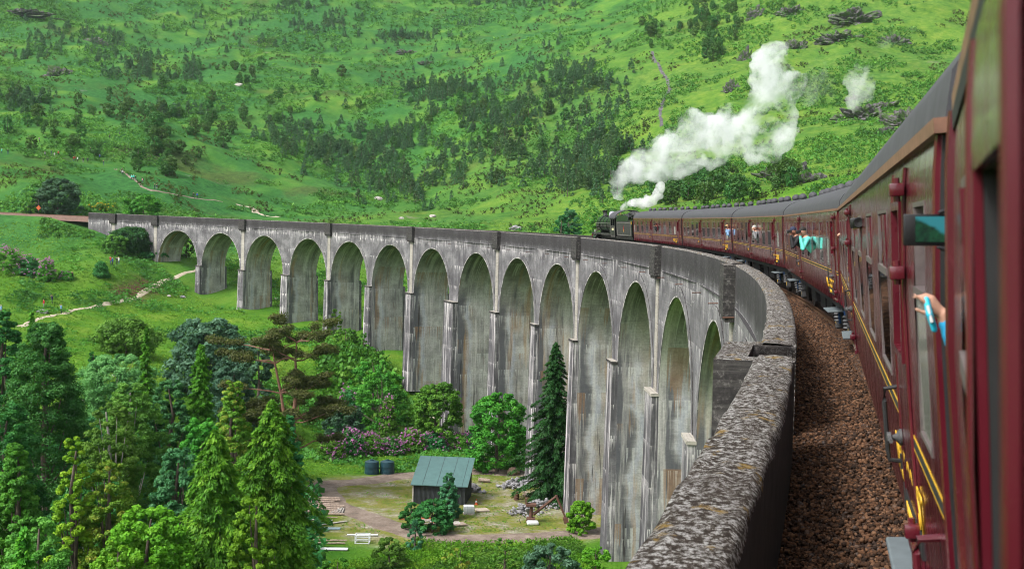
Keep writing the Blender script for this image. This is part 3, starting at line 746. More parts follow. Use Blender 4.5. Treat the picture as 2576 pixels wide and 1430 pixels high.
LAYA = [(.8, .5, 1.95, 2.93, 'frost'), (1.95, .56, 2.2, 2.93, 'door'), (3.5, 1.0, 1.95, 2.93, 'win'), (5.5, 1.0, 1.95, 2.93, 'win'), (7.6, 1.0, 1.95, 2.93, 'win'), (9.7, 1.0, 1.95, 2.93, 'win'), (11.4, .56, 2.2, 2.93, 'door')]+LAYX[7:]
LAY0 = [(CL-a, b, c, d, e) for a, b, c, d, e in LAYY[::-1]][-3:]
LAY0 = LAYX[:7]+[(13.4, 1.0, 1.95, 2.93, 'win'), (15.5, .9, 1.95, 2.93, 'win'), (17.75, .64, 2.2, 2.93, 'door'), (18.65, .5, 1.95, 2.93, 'frost')]
def text_mesh(txt, h, name, mat, parent, M, ext=.004, bold=0):
    cu = bpy.data.curves.new('lettering', 'FONT'); cu.body = txt; cu.size = h; cu.extrude = ext; cu.align_x = 'CENTER'; cu.offset = bold; cu.resolution_u = 3
    o = bpy.data.objects.new('tmp', cu); COL.objects.link(o)
    dg = bpy.context.evaluated_depsgraph_get(); me = bpy.data.meshes.new_from_object(o.evaluated_get(dg)); bpy.data.objects.remove(o)
    me.transform(M); me.materials.clear(); r = link(name, me, parent, mat); return r
def MAT(xa, ya, o):
    xa, ya = Vector(xa).normalized(), Vector(ya).normalized(); za = xa.cross(ya)
    m = Matrix.Identity(4)
    for i in range(3): m[i][0], m[i][1], m[i][2], m[i][3] = xa[i], ya[i], za[i], o[i]
    return m
def make_coach(lay, label, detail=2, openings=(), own=False):
    root = empty('railway_coach', (0, 0, 0), 0, label, 'railway coach', 'maroon coaches of the train')
    ys = {0, CL}; zs = {1.175, 1.35, 1.6, 1.8, 1.95, 2.2, 2.5, 2.93, 3.05, 3.17}
    for y, w, z0, z1, k in lay: ys |= {round(y-w/2, 4), round(y+w/2, 4)}
    for y in np.arange(0, CL, 1.2):
        ys.add(round(float(y), 4))
    ys = sorted(ys); zs = sorted(zs)
    for sgn in (-1, 1):
        mb = MB()
        for i in range(len(ys)-1):
            for j in range(len(zs)-1):
                yc, zc = (ys[i]+ys[i+1])/2, (zs[j]+zs[j+1])/2
                if any(abs(yc-y) < w/2 and z0 < zc < z1 for y, w, z0, z1, k in lay): continue
                P = [(sgn*halfw(z), y, z) for y, z in ((ys[i], zs[j]), (ys[i+1], zs[j]), (ys[i+1], zs[j+1]), (ys[i], zs[j+1]))]
                mb.add(P, [(0, 1, 2, 3)] if sgn > 0 else [(3, 2, 1, 0)])
        o = mb.build('body_side', m_mar, root, True, fix=False)
    def prof_end(y, f):
        mb = MB(); P = [(halfw(z), y, z) for z in zs]+[(x, y, z) for x, z in roofp()[1:-1]]+[(-halfw(z), y, z) for z in zs[::-1]]
        mb.add(P, [tuple(range(len(P)))]); 
        mb.box(-.45, .45, y+(-.26 if f else .0), y+(.0 if f else .26), 1.2, 3.3); mb.build('end_panel', m_blk, root)
    def roofp(): return [(1.365*math.cos(a), 3.17+.60*math.sin(a)**.85 if a > 0 else 3.17) for a in np.linspace(0, math.pi, 15)]
    rp = [(math.copysign(abs(x)**.93*(1.365**.07), x), z) for x, z in roofp()]
    mb = MB(); yy = np.linspace(-.03, CL+.03, 12)
    V = [(x, y, z) for y in yy for x, z in rp]; m = len(rp); F = [(i*m+j, i*m+j+1, (i+1)*m+j+1, (i+1)*m+j) for i in range(11) for j in range(m-1)]
    mb.add(V, F); mb.add([(x, yy[0], z) for x, z in rp], [tuple(range(m))]); mb.add([(x, yy[-1], z) for x, z in rp], [tuple(range(m))])
    roof = mb.build('roof', m_roof, root, True)
    prof_end(0.0, 1); prof_end(CL, 0)
    # torpedo ventilators, roof seams
    for i in range(9):
        y = 1.2+i*2.15+.3*(i % 2)
        if True:
            mb = MB(); mb.lathe([(.02, -.24), (.10, -.2), (.16, -.07), (.16, .07), (.10, .2), (.02, .24)], (0, y, 3.86), 10, 'y'); mb.box(-.05, .05, y-.06, y+.06, 3.70, 3.8); mb.build('roof_vent', m_roof, roof, True)
    mb = MB()
    for x0 in (-.5,): mb.tube([(x0, .3, 3.70), (x0-.28, .5, 3.66), (x0-.32, 2.2, 3.64), (x0, 2.6, 3.72), (x0+.3, 3.2, 3.77)], .022, 5)
    mb.tube([(-.9, CL-.1, 3.50), (-.8, CL-2.4, 3.58)], .02, 5)
    mb.build('roof_conduit', m_blk, roof, True)
    for sgn in (-1, 1):
        mb = MB(); mb.box(sgn*1.35, sgn*(1.377 if own else 1.40), -.04, CL+.04, 3.135, 3.185); mb.build('gutter', m_gut, root)
        if own: mb = MB(); mb.box(min(sgn*1.33, sgn*1.381), max(sgn*1.33, sgn*1.381), 15, CL+.03, 3.09, 3.134); mb.build('gutter_shade_strip', m_blk, root)  # black strip stands for the shaded underside of the gutter
        for nm, za, zb, mt in (('lining', 1.850, 1.861, m_yel), ('lining', 1.803, 1.850, m_blk), ('lining', 1.792, 1.803, m_yel)):
            mb = MB(); n = 24
            segs = [(0.02, CL-.02)]
            for a, b in segs: mb.box(sgn*halfw(1.83)+sgn*.001, sgn*(halfw(1.83)+.0125 if own else halfw(1.83)+.003), a, b, za, zb)
            mb.build(nm, mt, root)
    # end-of-coach vertical beading
    for y in (.03, CL-.03):
        for sgn in (-1, 1): mb = MB(); mb.tube([(sgn*(halfw(z)+.004), y, z) for z in (1.18, 1.6, 1.95, 2.5, 3.0, 3.14)], .018, 5); mb.build('corner_beading', m_mar, root, True)
    # windows and doors on both sides
    for sgn in (-1, 1):
        for y, w, z0, z1, kind in lay:
            X = lambda z, o=0: sgn*(halfw(z)+o)
            def fr(mb, ya, yb, za, zb, t=.035, o0=-.05, o1=.005):
                mb.box(min(X(zb, o0), X(zb, o1)), max(X(zb, o0), X(zb, o1)), ya, yb, zb-t, zb); mb.box(min(X(za, o0), X(za, o1)), max(X(za, o0), X(za, o1)), ya, yb, za, za+t)
                for a in (ya, yb-t):
                    mb.add([(X(za+t, o0), a, za+t), (X(za+t, o1), a, za+t), (X(za+t, o1), a+t, za+t), (X(za+t, o0), a+t, za+t), (X(zb-t, o0), a, zb-t), (X(zb-t, o1), a, zb-t), (X(zb-t, o1), a+t, zb-t), (X(zb-t, o0), a+t, zb-t)],
                           [(0, 3, 2, 1), (4, 5, 6, 7), (0, 1, 5, 4), (1, 2, 6, 5), (2, 3, 7, 6), (3, 0, 4, 7)])
            def pane(ya, yb, za, zb, o, mt, par):
                mb = MB(); mb.add([(X(za, o), ya, za), (X(za, o), yb, za), (X(zb, o), yb, zb), (X(zb, o), ya, zb), (X(za, o-.006), ya, za), (X(za, o-.006), yb, za), (X(zb, o-.006), yb, zb), (X(zb, o-.006), ya, zb)], [(0, 1, 2, 3), (7, 6, 5, 4), (0, 4, 5, 1), (3, 2, 6, 7), (0, 3, 7, 4), (1, 5, 6, 2)])
                mb.build('pane', mt, par)
            ya, yb = y-w/2, y+w/2
            if kind != 'door':
                mb = MB(); fr(mb, ya, yb, z0, z1, .020, -.05, .002 if own else .005)
                zt = z1-.37
                if kind != 'plain': mb.box(min(X(zt, -.04), X(zt, .006)), max(X(zt, -.04), X(zt, .006)), ya+.03, yb-.03, zt-.022, zt+.022)
                wn_ = mb.build('window', m_alu, root)
                if kind == 'frost':
                    pane(ya+.03, yb-.03, z0+.03, zt-.02, -.004, m_white, wn_)
                else: pane(ya+.03, yb-.03, z0+.03, zt-.02 if kind != 'plain' else z1-.03, -.004, m_glass, wn_)
                if kind != 'plain' and not (detail == 3 and not own and y < 1):
                    pane(ya+.03, yb-.03, zt+.02, z1-.03, -.012, m_glass, wn_)
                    # sliding ventilator halves
                    mb = MB(); mb.box(min(X(zt, -.02), X(zt, -.005)), max(X(zt, -.02), X(zt, -.005)), y-.03, y+.03, zt+.02, z1-.03)
                    mb.box(min(X(zt, -.02), X(zt, .0)), max(X(zt, -.02), X(zt, .0)), ya+.03, ya+w*.30, zt+.02, z1-.03); mb.build('ventilator', m_mar2, wn_)
            else:
                mb = MB(); za, zb = 1.22, 3.10; Z = [1.22, 1.5, 1.8, 1.84, 1.95, 2.2]
                da, db = y-.40, y+.40
                # door skin around the droplight
                for a, b, zz in ((da, db, Z), (da, ya, [2.2, 2.5, 2.93]), (yb, db, [2.2, 2.5, 2.93]), (da, db, [2.93, 3.02, 3.10])):
                    for q0, q1 in zip(zz[:-1], zz[1:]):
                        mb.add([(X(q0, .010), a, q0), (X(q0, .010), b, q0), (X(q1, .010), b, q1), (X(q1, .010), a, q1)], [(0, 1, 2, 3) if sgn > 0 else (3, 2, 1, 0)])
                for a in (da, db): mb.tube([(X(z, .008), a, z) for z in (1.22, 1.6, 1.95, 2.5, 3.0, 3.10)], .009, 5)
                dr = mb.build('door', m_mar2, root, fix=False)
                mb = MB(); fr(mb, ya-.02, yb+.02, 2.18, 2.95, .04, -.002 if own else -.05, .011 if own else .026); mb.build('droplight_frame', m_mar2, dr)
                if own: mb = MB(); fr(mb, ya-.02, yb+.02, 2.18, 2.95, .04, -.12, -.003); mb.build('droplight_shade_reveal', m_blk, dr)  # deep reveal coloured black for the darkness inside the open window
                if (sgn, round(y, 2)) not in openings: pane(ya, yb, 2.22, 2.91, -.03, m_glass, dr)
                for zz in (1.42, 2.35 if detail < 3 else 2.62, 3.0):
                    if own and y > 14: continue
                    mb = MB(); mb.box(min(X(zz, .008), X(zz, .075)), max(X(zz, .008), X(zz, .05)), da-.08, da-.0, zz-.03, zz+.03, .008); mb.tube([(X(zz, .04), da-.02, zz-.055), (X(zz, .04), da-.02, zz+.055)], .016, 7); mb.build('hinge', m_mar2, dr, True)
                if own and y > 14: continue
                mb = MB(); mb.lathe([(.0, .0), (.045, .0), (.045, .012), (.02, .03), (.012, .05), (.03, .055), (.03, .075), (.0, .08)], (0, 0, 0), 12, 'x')
                for i, v in enumerate(mb.v): mb.v[i] = (X(2.05, .01)+sgn*v[0], v[1]+db-.09, v[2]+1.72)
                mb.tube([(X(1.72, .075), db-.09, 1.72), (X(1.72, .075), db-.20, 1.72)], .012, 6); mb.build('door_handle', m_grey, dr, True)
                mb = MB(); yg = db+.12
                mb.tube([(X(1.55, .0), yg, 1.55), (X(1.55, .075), yg, 1.56), (X(1.6, .08), yg, 1.62), (X(1.9, .08), yg, 1.88), (X(1.95, .075), yg, 1.95), (X(1.96, .0), yg, 1.96)], .013, 7)
                mb.box(min(X(1.55, 0), X(1.55, .02)), max(X(1.55, 0), X(1.55, .02)), yg-.02, yg+.02, 1.51, 1.59); mb.build('grab_rail', m_blk, root, True)
                mb = MB(); mb.box(min(X(1.3, .0), X(1.3, .03)), max(X(1.3, .0), X(1.3, .03)), da+.02, db-.02, 1.19, 1.24, .005); mb.build('door_stop', m_mar2, root)
    # interior
    mb = MB(); mb.box(-1.3, 1.3, .1, CL-.1, 1.35, 1.40); mb.build('cabin_floor', m_blk, root)
    mb = MB(); mb.box(-1.28, 1.28, .1, CL-.1, 2.98, 3.02); mb.build('cabin_ceiling', m_cream, root)
    mb = MB()
    for y, w, z0, z1, kind in lay:
        if kind in ('door', 'frost'): mb.box(-1.3, -.35, y+.5, y+.54, 1.4, 2.98); mb.box(.35, 1.3, y+.5, y+.54, 1.4, 2.98)
    mb.build('partition', m_cream, root)
    mb = MB()
    for y, w, z0, z1, kind in lay:
        if kind in ('win', 'plain'):
            for dy in (-.72, .55):
                for xa, xb in ((-1.28, -.3), (.3, 1.28)): mb.box(xa, xb, y+dy, y+dy+.16, 1.5, 2.42, .03)
            mb.box(-1.28, -.45, y-.3, y+.3, 2.08, 2.11); mb.box(.45, 1.28, y-.3, y+.3, 2.08, 2.11)
    mb.build('seats', m_seat, root); tag(root.children[-1], kind='stuff')
    # underframe, bogies, buffers
    mb = MB(); mb.box(-1.25, 1.25, .02, CL-.02, .98, 1.172); mb.box(-.5, .5, .3, CL-.3, .75, .98)
    mb.build('underframe', m_blk, root)
    for x in (-1.02, .62):
        for y0 in (6.2, 8.2, 11.4): mb = MB(); mb.box(x, x+.4, y0, y0+1.5, .45, .97, .02); mb.build('battery_box', m_blk, root)
    mb = MB(); mb.tube([(-.9, 4.9, .8), (-.9, 15, .72)], .03, 6); mb.tube([(.6, 7, .7), (.6, 12, .7)], .18, 10); mb.build('truss_rod', m_blk, root, True)
    for yc in (2.75, CL-2.75):
        bg = empty('bogie', (0, yc, 0)); bg.parent = root
        for sgn in (-1, 1):
            mb = MB(); V = [(-1.55, .62), (-1.3, .8), (-.5, .72), (-.3, .52), (.3, .52), (.5, .72), (1.3, .8), (1.55, .62), (1.5, .95), (-1.5, .95)]
            P = [(sgn*1.0, y, z) for y, z in V]+[(sgn*1.12, y, z) for y, z in V]; n = len(V)
            mb.add(P, [tuple(range(n)), tuple(range(n, 2*n))[::-1]]+[(i, (i+1) % n, (i+1) % n+n, i+n) for i in range(n)])
            mb.build('bogie_frame', m_grey, bg)
            for dy in (-1.3, 1.3):
                mb = MB(); mb.box(sgn*1.03, sgn*1.13, dy-.12, dy+.12, .36, .60, .03); mb.build('axle_box', m_grey, bg, True)
                mb = MB(); mb.lathe([(.09, -.1), (.11, -.08), (.08, -.04), (.11, 0), (.08, .04), (.11, .08), (.08, .12), (.11, .16), (.09, .2)], (sgn*1.12, dy+.3*(1 if dy < 0 else -1), .62), 8); mb.build('coil_spring', m_grey, bg, True)
                mb = MB(); mb.lathe([(.0, -.06), (.40, -.06), (.455, -.05), (.455, .05), (.49, .06), (.49, .075), (.0, .075)], (0, 0, 0), 24, 'x')
                for i, v in enumerate(mb.v): mb.v[i] = (sgn*(.70)-sgn*v[0], v[1]+dy, v[2]+.46)
                mb.build('wheel', m_grey, bg, True)
                mb = MB(); mb.lathe([(0, 0), (.075, 0), (.075, .02), (0, .02)], (0, 0, 0), 10, 'x')
                for i, v in enumerate(mb.v): mb.v[i] = (sgn*1.13+sgn*v[0], v[1]+dy, v[2]+.48)
                mb.build('axle_cap', m_yax, bg)
            for yd in (-.62, .62): mb = MB(); mb.tube([(sgn*1.12, yd, .95), (sgn*1.12, yd, .5)], .035, 8); mb.build('damper', m_blue, bg, True)
    for y, dr_ in ((0, -1), (CL, 1)):
        for x in (-.87, .87):
            mb = MB(); mb.lathe([(.07, 0), (.07, .22), (.19, .23), (.21, .26), (.0, .275)], (0, 0, 0), 16, 'y')
            for i, v in enumerate(mb.v): mb.v[i] = (v[0]+x, y+dr_*v[1], v[2]+1.06)
            mb.build('buffer', m_grey, root, True)
    for y in (2.15, CL-3.35):
        mb = MB(); mb.box(-1.49, -1.14, y, y+1.2, .86, .90, .015); mb.tube([(-1.2, y+.06, .88), (-1.05, y+.06, 1.1)], .02, 6); mb.tube([(-1.2, y+1.1, .88), (-1.05, y+1.1, 1.1)], .02, 6); mb.build('footboard', m_step, root)
    return root
def coach_text(root, big, numb):
    X = -(halfw(1.6)+.004)
    # reading from the left side: text runs towards the near end (y decreasing)
    def M_(y, z, o=.004): return MAT((0, -1, 0), ((halfw(z)-halfw(z+.2))/.2*0-.04, 0, 1), (-(halfw(z)+o), y, z))
    for sg in (-1, 1):
        if sg < 0:
            text_mesh('WEST COAST', .28, 'lettering', m_yel, root, M_(2.1, 1.44), .003, .004)
            mb = MB(); mb.box(-halfw(1.37)-.012, -halfw(1.37)+.01, 1.4, 2.5, 1.31, 1.43); mb.build('name_panel', m_blk, root)
            text_mesh('RAILWAYS', .10, 'lettering', m_yel, root, M_(1.95, 1.335, .018), .003)
            text_mesh(numb, .17, 'lettering', m_yel, root, M_(12.1, 1.55), .003, .003)
            text_mesh('2', .16, 'lettering', m_yel, root, M_(18.6, 1.55), .003, .003)
C1 = make_coach(LAYA, 'maroon coach just ahead of the viewpoint, black camera lens poking out of one window', 3, {(-1, 1.95)})
mb = MB(); mb.tube([(-1.40, .5, 1.66), (-1.485, .5, 1.655), (-1.495, .5, 1.60), (-1.495, .5, 1.25), (-1.485, .5, 1.2), (-1.40, .5, 1.2)], .016, 8); mb.build('end_grab_rail', m_mar2, C1, True)
coach_text(C1, 'WEST COAST', '99304')
C2 = make_coach(LAYX, 'maroon coach with two photographers leaning out near its far end, one in turquoise sleeves', 2, {(-1, 1.1)})
coach_text(C2, 'WEST COAST', '4912')
C3 = make_coach(LAYY, 'maroon coach in the middle of the train with two undivided windows', 2, {(-1, 2.7)}); coach_text(C3, 'WEST COAST', '3267')
C4 = copy_tree(C3); C4['label'] = 'second maroon coach behind the locomotive, a blond person in blue leaning out of it'
C5 = copy_tree(C2); C5['label'] = 'leading maroon coach coupled directly behind the black tender'
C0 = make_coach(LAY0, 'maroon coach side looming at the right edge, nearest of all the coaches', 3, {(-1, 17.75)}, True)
SC = 3.8445
def coach_matrix(s0, L=CL, b=2.75):
    A = Vector(cp(s0+b, 0, 0)); B = Vector(cp(s0+L-b, 0, 0)); f = (B-A).normalized()
    o = A-f*b; r = f.cross(Vector((0, 0, 1))).normalized(); u = r.cross(f)
    c, k = math.cos(CANT), math.sin(CANT)
    X = r*c+u*k; Z = u*c-r*k
    m = Matrix.Identity(4)
    for i in range(3): m[i][0], m[i][1], m[i][2], m[i][3] = X[i], f[i], Z[i], o[i]
    return m
CM = {}
for i, c in zip((-1, 0, 1, 2, 3, 4), (C0, C1, C2, C3, C4, C5)):
    CM[i] = coach_matrix(SC+20.3*i+(.3 if i >= 0 else .08)); c.matrix_world = CM[i]

# ---------------------------------------------------------------- steam locomotive and tender
m_lb = paint('loco_black', (.010, .011, .011), (.018, .02, .018), False); m_lgn = paint('boiler_black_green', (.008, .011, .009), (.013, .017, .014), False)
m_line = simple('grey_lining', (.22, .20, .19), .5, .1); m_red = simple('buffer_red', (.25, .02, .02), .5, .2); m_coal = simple('coal', (.012, .012, .013), .5, .6, 20, bump=1); m_cr = simple('cream_figures', (.75, .68, .42), .5, .05)
m_dome = simple('dome_haze_grey', (.30, .30, .34), .4, .1)
TL = 7.3
td = empty('tender', (0, 0, 0), 0, 'black locomotive tender with lined side panel, red and gold crest and coal on top', 'tender')
mb = MB(); mb.box(-1.32, 1.32, .35, 6.6, 1.42, 2.90, .03); mb.box(-1.30, 1.30, .1, 7.0, 1.12, 1.38); tb = mb.build('tank', m_lb, td)
mb = MB()
for sg in (-1, 1): mb.add([(sg*1.32, 1.6, 2.9), (sg*1.32, 6.6, 2.9), (sg*1.22, 6.6, 3.42), (sg*1.22, 2.2, 3.42), (sg*1.24, 1.9, 3.2), (sg*1.27, 6.6, 2.9), (sg*1.27, 1.6, 2.9), (sg*1.17, 2.2, 3.42), (sg*1.17, 6.6, 3.42), (sg*1.19, 1.9, 3.2)], [(0, 1, 2, 3, 4), (5, 6, 9, 7, 8), (2, 3, 7, 8), (3, 4, 9, 7), (0, 4, 9, 6), (1, 2, 8, 5)])
mb.build('coal_rail', m_lb, td)
mb = MB(); rc = random.Random(2)
for i in range(140):
    x, y = rc.uniform(-1.1, 1.1), rc.uniform(1.9, 6.4); r = rc.uniform(.09, .2); h = 2.95+.62*(1-(x/1.25)**2)*(1-((y-4.4)/2.8)**4)
    v = [Vector(iv[k])*r*rc.uniform(.7, 1.2)+Vector((x, y, h)) for k in range(len(iv))]; mb.add(v, [tuple(f) for f in if_])
mb.build('coal', m_coal, td); td.children[-1]['kind'] = 'stuff'
mb = MB()
for sg in (-1, 1):
    X = sg*1.328
    for a, b, c_, d_ in ((.75, 6.2, 1.56, 1.585), (.75, 6.2, 2.72, 2.745), (.75, .775, 1.56, 2.745), (6.175, 6.2, 1.56, 2.745)): mb.box(X-.008, X+.008, a, b, c_, d_)
mb.build('lining', m_line, td)
mb = MB(); X = -1.335
for yy, zz, r_ in ((3.5, 2.22, .10), (3.5, 2.36, .07), (3.42, 2.1, .07), (3.58, 2.1, .07), (3.5, 2.0, .06)): mb.lathe([(r_, -.006), (r_, .006)], (X, yy, zz), 10, 'x')
mb.add([(X-.01, 3.38, 2.2), (X-.01, 3.62, 2.2), (X-.01, 3.5, 2.52)], [(0, 1, 2)])
mb.build('crest', m_red, td)
mb = MB()
for yy, zz, r_ in ((3.5, 1.93, .06), (3.36, 2.05, .03), (3.64, 2.05, .03)): mb.lathe([(r_, -.012), (r_, .006)], (X, yy, zz), 10, 'x')
mb.build('crest', m_yel, td)
mb = MB(); mb.box(-1.36, -1.335, .15, .33, 2.6, 2.85); mb.build('warning_plate', m_yel, td)
def wheelset(par, y, r, x=.72, nm='wheel'):
    for sg in (-1, 1):
        mb = MB(); mb.lathe([(.0, -.05), (r*.18, -.06), (r*.2, -.03), (r*.85, -.03), (r*.9, -.06), (r, -.05), (r, .05), (r+.03, .07), (0, .07)], (0, 0, 0), 24, 'x')
        for i, v in enumerate(mb.v): mb.v[i] = (sg*x-sg*v[0], v[1]+y, v[2]+r)
        mb.build(nm, m_grey, par, True)
for y in (1.4, 3.4, 5.4): wheelset(td, y, .6)
mb = MB(); mb.box(-1.05, -.95, .5, 6.4, .55, 1.12); mb.box(.95, 1.05, .5, 6.4, .55, 1.12); mb.build('outside_frame', m_lb, td)
s_t = SC+20.3*5+.35
td.matrix_world = coach_matrix(s_t, TL, 1.4)
lc = empty('steam_locomotive', (0, 0, 0), 0, 'black steam locomotive with arched cab roof and short chimney leading the maroon train', 'locomotive')
mb = MB()      # cab: side sheets with a cut-out window, front and floor
for sg in (-1, 1):
    X = sg*1.33
    for a, b, c_, d_ in ((.2, 1.9, 1.25, 2.42), (.95, 1.1, 2.42, 3.12), (1.65, 1.9, 2.42, 3.12), (.2, 1.9, 3.05, 3.22), (.2, .3, 2.42, 3.2)): mb.box(min(X, X-sg*.04), max(X, X-sg*.04), a, b, c_, d_)
mb.box(-1.29, 1.29, 1.86, 1.9, 1.25, 3.2); mb.box(-1.29, 1.29, .0, 1.86, 1.2, 1.3)
mb.build('cab', m_lb, lc)
mb = MB(); n = 14; V = []
for y in (-.35, 2.05):
    for k in range(n+1):
        a = math.pi*k/n; V += [(1.42*math.cos(a), y, 3.18+.72*math.sin(a)), (1.37*math.cos(a), y, 3.13+.70*math.sin(a))]
m = 2*(n+1)
for k in range(n): mb.add([], []); 
F = []
for k in range(n):
    a = 2*k; F += [(a, a+2, m+a+2, m+a), (a+1, m+a+1, m+a+3, a+3), (a, a+1, a+3, a+2), (m+a, m+a+2, m+a+3, m+a+1)]
F += [(0, m, m+1, 1), (2*n, 2*n+1, m+2*n+1, m+2*n)]
mb.add(V, F); mb.build('cab_roof', m_roof, lc, True)
mb = MB(); mb.lathe([(0, 1.9), (.98, 1.9), (.98, 3.9), (.90, 3.95), (.86, 8.2), (.90, 8.2), (.90, 9.55), (.80, 9.66), (.45, 9.72), (0, 9.73)], (0, 0, 2.47), 28, 'y'); mb.box(-.92, .92, 1.9, 3.9, 1.35, 2.5); mb.build('boiler', m_lgn, lc, True)
for y in (3.9, 5.3, 6.8, 8.2):
    mb = MB(); r_ = .985 if y < 4 else .92; mb.lathe([(r_-.03, y-.03), (r_, y-.03), (r_, y+.03), (r_-.03, y+.03)], (0, 0, 2.47), 28, 'y', False); mb.build('boiler_band', m_lb, lc, True)
mb = MB(); mb.lathe([(.30, 3.2), (.24, 3.35), (.23, 3.72), (.30, 3.80), (.31, 3.90), (.24, 3.92), (.22, 3.7)], (0, 8.9, 0), 18, 'z', False); mb.build('chimney', m_lb, lc, True)
mb = MB(); mb.lathe([(.42, 3.2), (.34, 3.3), (.33, 3.55), (.26, 3.72), (.12, 3.79), (0, 3.8)], (0, 6.0, 0), 18); mb.build('dome', m_dome, lc, True)
for x in (-.14, .14): mb = MB(); mb.lathe([(.09, 3.4), (.07, 3.5), (.07, 3.68), (.10, 3.7), (0, 3.74)], (x, 3.2, 0), 10); mb.build('safety_valve', m_brass, lc, True)
mb = MB(); mb.box(-1.30, 1.30, 1.9, 10.1, 1.60, 1.66); mb.box(-1.30, -1.26, 1.9, 10.1, 1.48, 1.6); mb.box(1.26, 1.30, 1.9, 10.1, 1.48, 1.6); mb.build('running_plate', m_lb, lc)
mb = MB(); mb.tube([(-.97, 2.0, 2.62), (-.97, 9.5, 2.62)], .02, 6); mb.tube([(.97, 2.0, 2.62), (.97, 9.5, 2.62)], .02, 6); mb.build('handrail', m_line, lc, True)
for sg in (-1, 1):
    mb = MB(); mb.tube([(sg*1.12, 8.3, 1.05), (sg*1.12, 9.5, 1.12)], .30, 14); mb.box(sg*1.0-.2, sg*1.0+.2, 8.2, 9.6, 1.2, 1.58); mb.build('cylinder', m_lb, lc, True)
    mb = MB(); mb.tube([(sg*1.1, 3.0, .82), (sg*1.1, 6.5, .60)], .05, 6); mb.tube([(sg*1.15, 5.8, .7), (sg*1.15, 8.3, 1.05)], .05, 6); mb.build('connecting_rod', m_grey, lc, True)
for y in (2.9, 4.9, 6.8): wheelset(lc, y, .79, .72, 'driving_wheel')
wheelset(lc, 9.3, .46)
mb = MB(); mb.box(-.9, .9, .4, 9.9, .9, 1.45); mb.build('frame', m_lb, lc)
mb = MB(); mb.box(-1.28, 1.28, 10.1, 10.16, 1.0, 1.5); mb.build('buffer_beam', m_red, lc)
for x in (-.87, .87): mb = MB(); mb.lathe([(.12, 10.16), (.10, 10.5), (.22, 10.52), (.22, 10.57), (0, 10.59)], (x, 0, 1.06), 14, 'y'); mb.build('buffer', m_grey, lc, True)
mb = MB(); mb.box(-1.0, -.86, 10.0, 10.15, 1.66, 1.9, .02); mb.build('headlamp', m_white, lc, True)
text_mesh('62005', .30, 'cab_number', m_cr, lc, MAT((0, -1, 0), (0, 0, 1), (-1.336, 1.02, 1.98)), .004, .006)
mb = MB()
for a, b, c_, d_ in ((.3, 1.8, 1.36, 1.38), (.3, 1.8, 2.36, 2.38), (.3, .32, 1.36, 2.38), (1.78, 1.8, 1.36, 2.38)): mb.box(-1.34, -1.33, a, b, c_, d_)
mb.build('lining', m_line, lc)
lc.matrix_world = coach_matrix(s_t+TL-.1, 10.2, 2.9)

# ---------------------------------------------------------------- people
def organic(name, chains, voxel=.02, mats=(), midx=None, M=None, smooth_it=2):
    """one continuous surface grown from tapering limbs: chains of (points, radii)"""
    bm = bmesh.new()
    for pts, rad in chains:
        if not hasattr(rad, '__len__'): rad = [rad]*len(pts)
        pts = [Vector(p) for p in pts]
        for (a, ra), (b, rb) in zip(list(zip(pts, rad))[:-1], list(zip(pts, rad))[1:]):
            n = max(2, int((b-a).length/(max(min(ra, rb), .004)*.45)))
            for i in range(n+1):
                t = i/n; c = a.lerp(b, t); r = ra*(1-t)+rb*t
                bmesh.ops.create_icosphere(bm, subdivisions=1 if r < .03 else 2, radius=r*1.04, matrix=Matrix.Translation(c))
    me = bpy.data.meshes.new('tmp'); bm.to_mesh(me); bm.free()
    o = bpy.data.objects.new('tmp', me); COL.objects.link(o)
    md = o.modifiers.new('r', 'REMESH'); md.mode = 'VOXEL'; md.voxel_size = voxel
    s_ = o.modifiers.new('s', 'SMOOTH'); s_.iterations = smooth_it; s_.factor = .5
    dg = bpy.context.evaluated_depsgraph_get(); out = bpy.data.meshes.new_from_object(o.evaluated_get(dg)); bpy.data.objects.remove(o)
    out.materials.clear()
    for m in mats: out.materials.append(m)
    n = len(out.polygons); out.polygons.foreach_set('use_smooth', [True]*n)
    if midx: out.polygons.foreach_set('material_index', [midx(p.center) for p in out.polygons])
    if M is not None: out.transform(M)
    out.update(); return out
def cloth(name, c): return simple(name, c, .85, .2, 25)
m_skin = simple('skin', (.50, .27, .19), .55, .12, 20); m_skin2 = simple('tanned_skin', (.36, .17, .11), .55, .12, 20)
CL_ = {k: cloth('cloth_'+k, v) for k, v in dict(black=(.012, .012, .015), red=(.42, .025, .03), blue=(.03, .09, .35), white=(.6, .6, .6), teal=(.12, .60, .52), denim=(.05, .08, .14), grey=(.2, .2, .21), navy=(.015, .02, .05), paleblue=(.22, .38, .62), cyan=(.02, .33, .62), khaki=(.16, .14, .09), orange=(.6, .2, .03), pink=(.6, .25, .3)).items()}
HR = {k: cloth('hair_'+k, v) for k, v in dict(brown=(.05, .03, .02), dark=(.015, .012, .01), blond=(.32, .20, .09), grey=(.35, .34, .32)).items()}
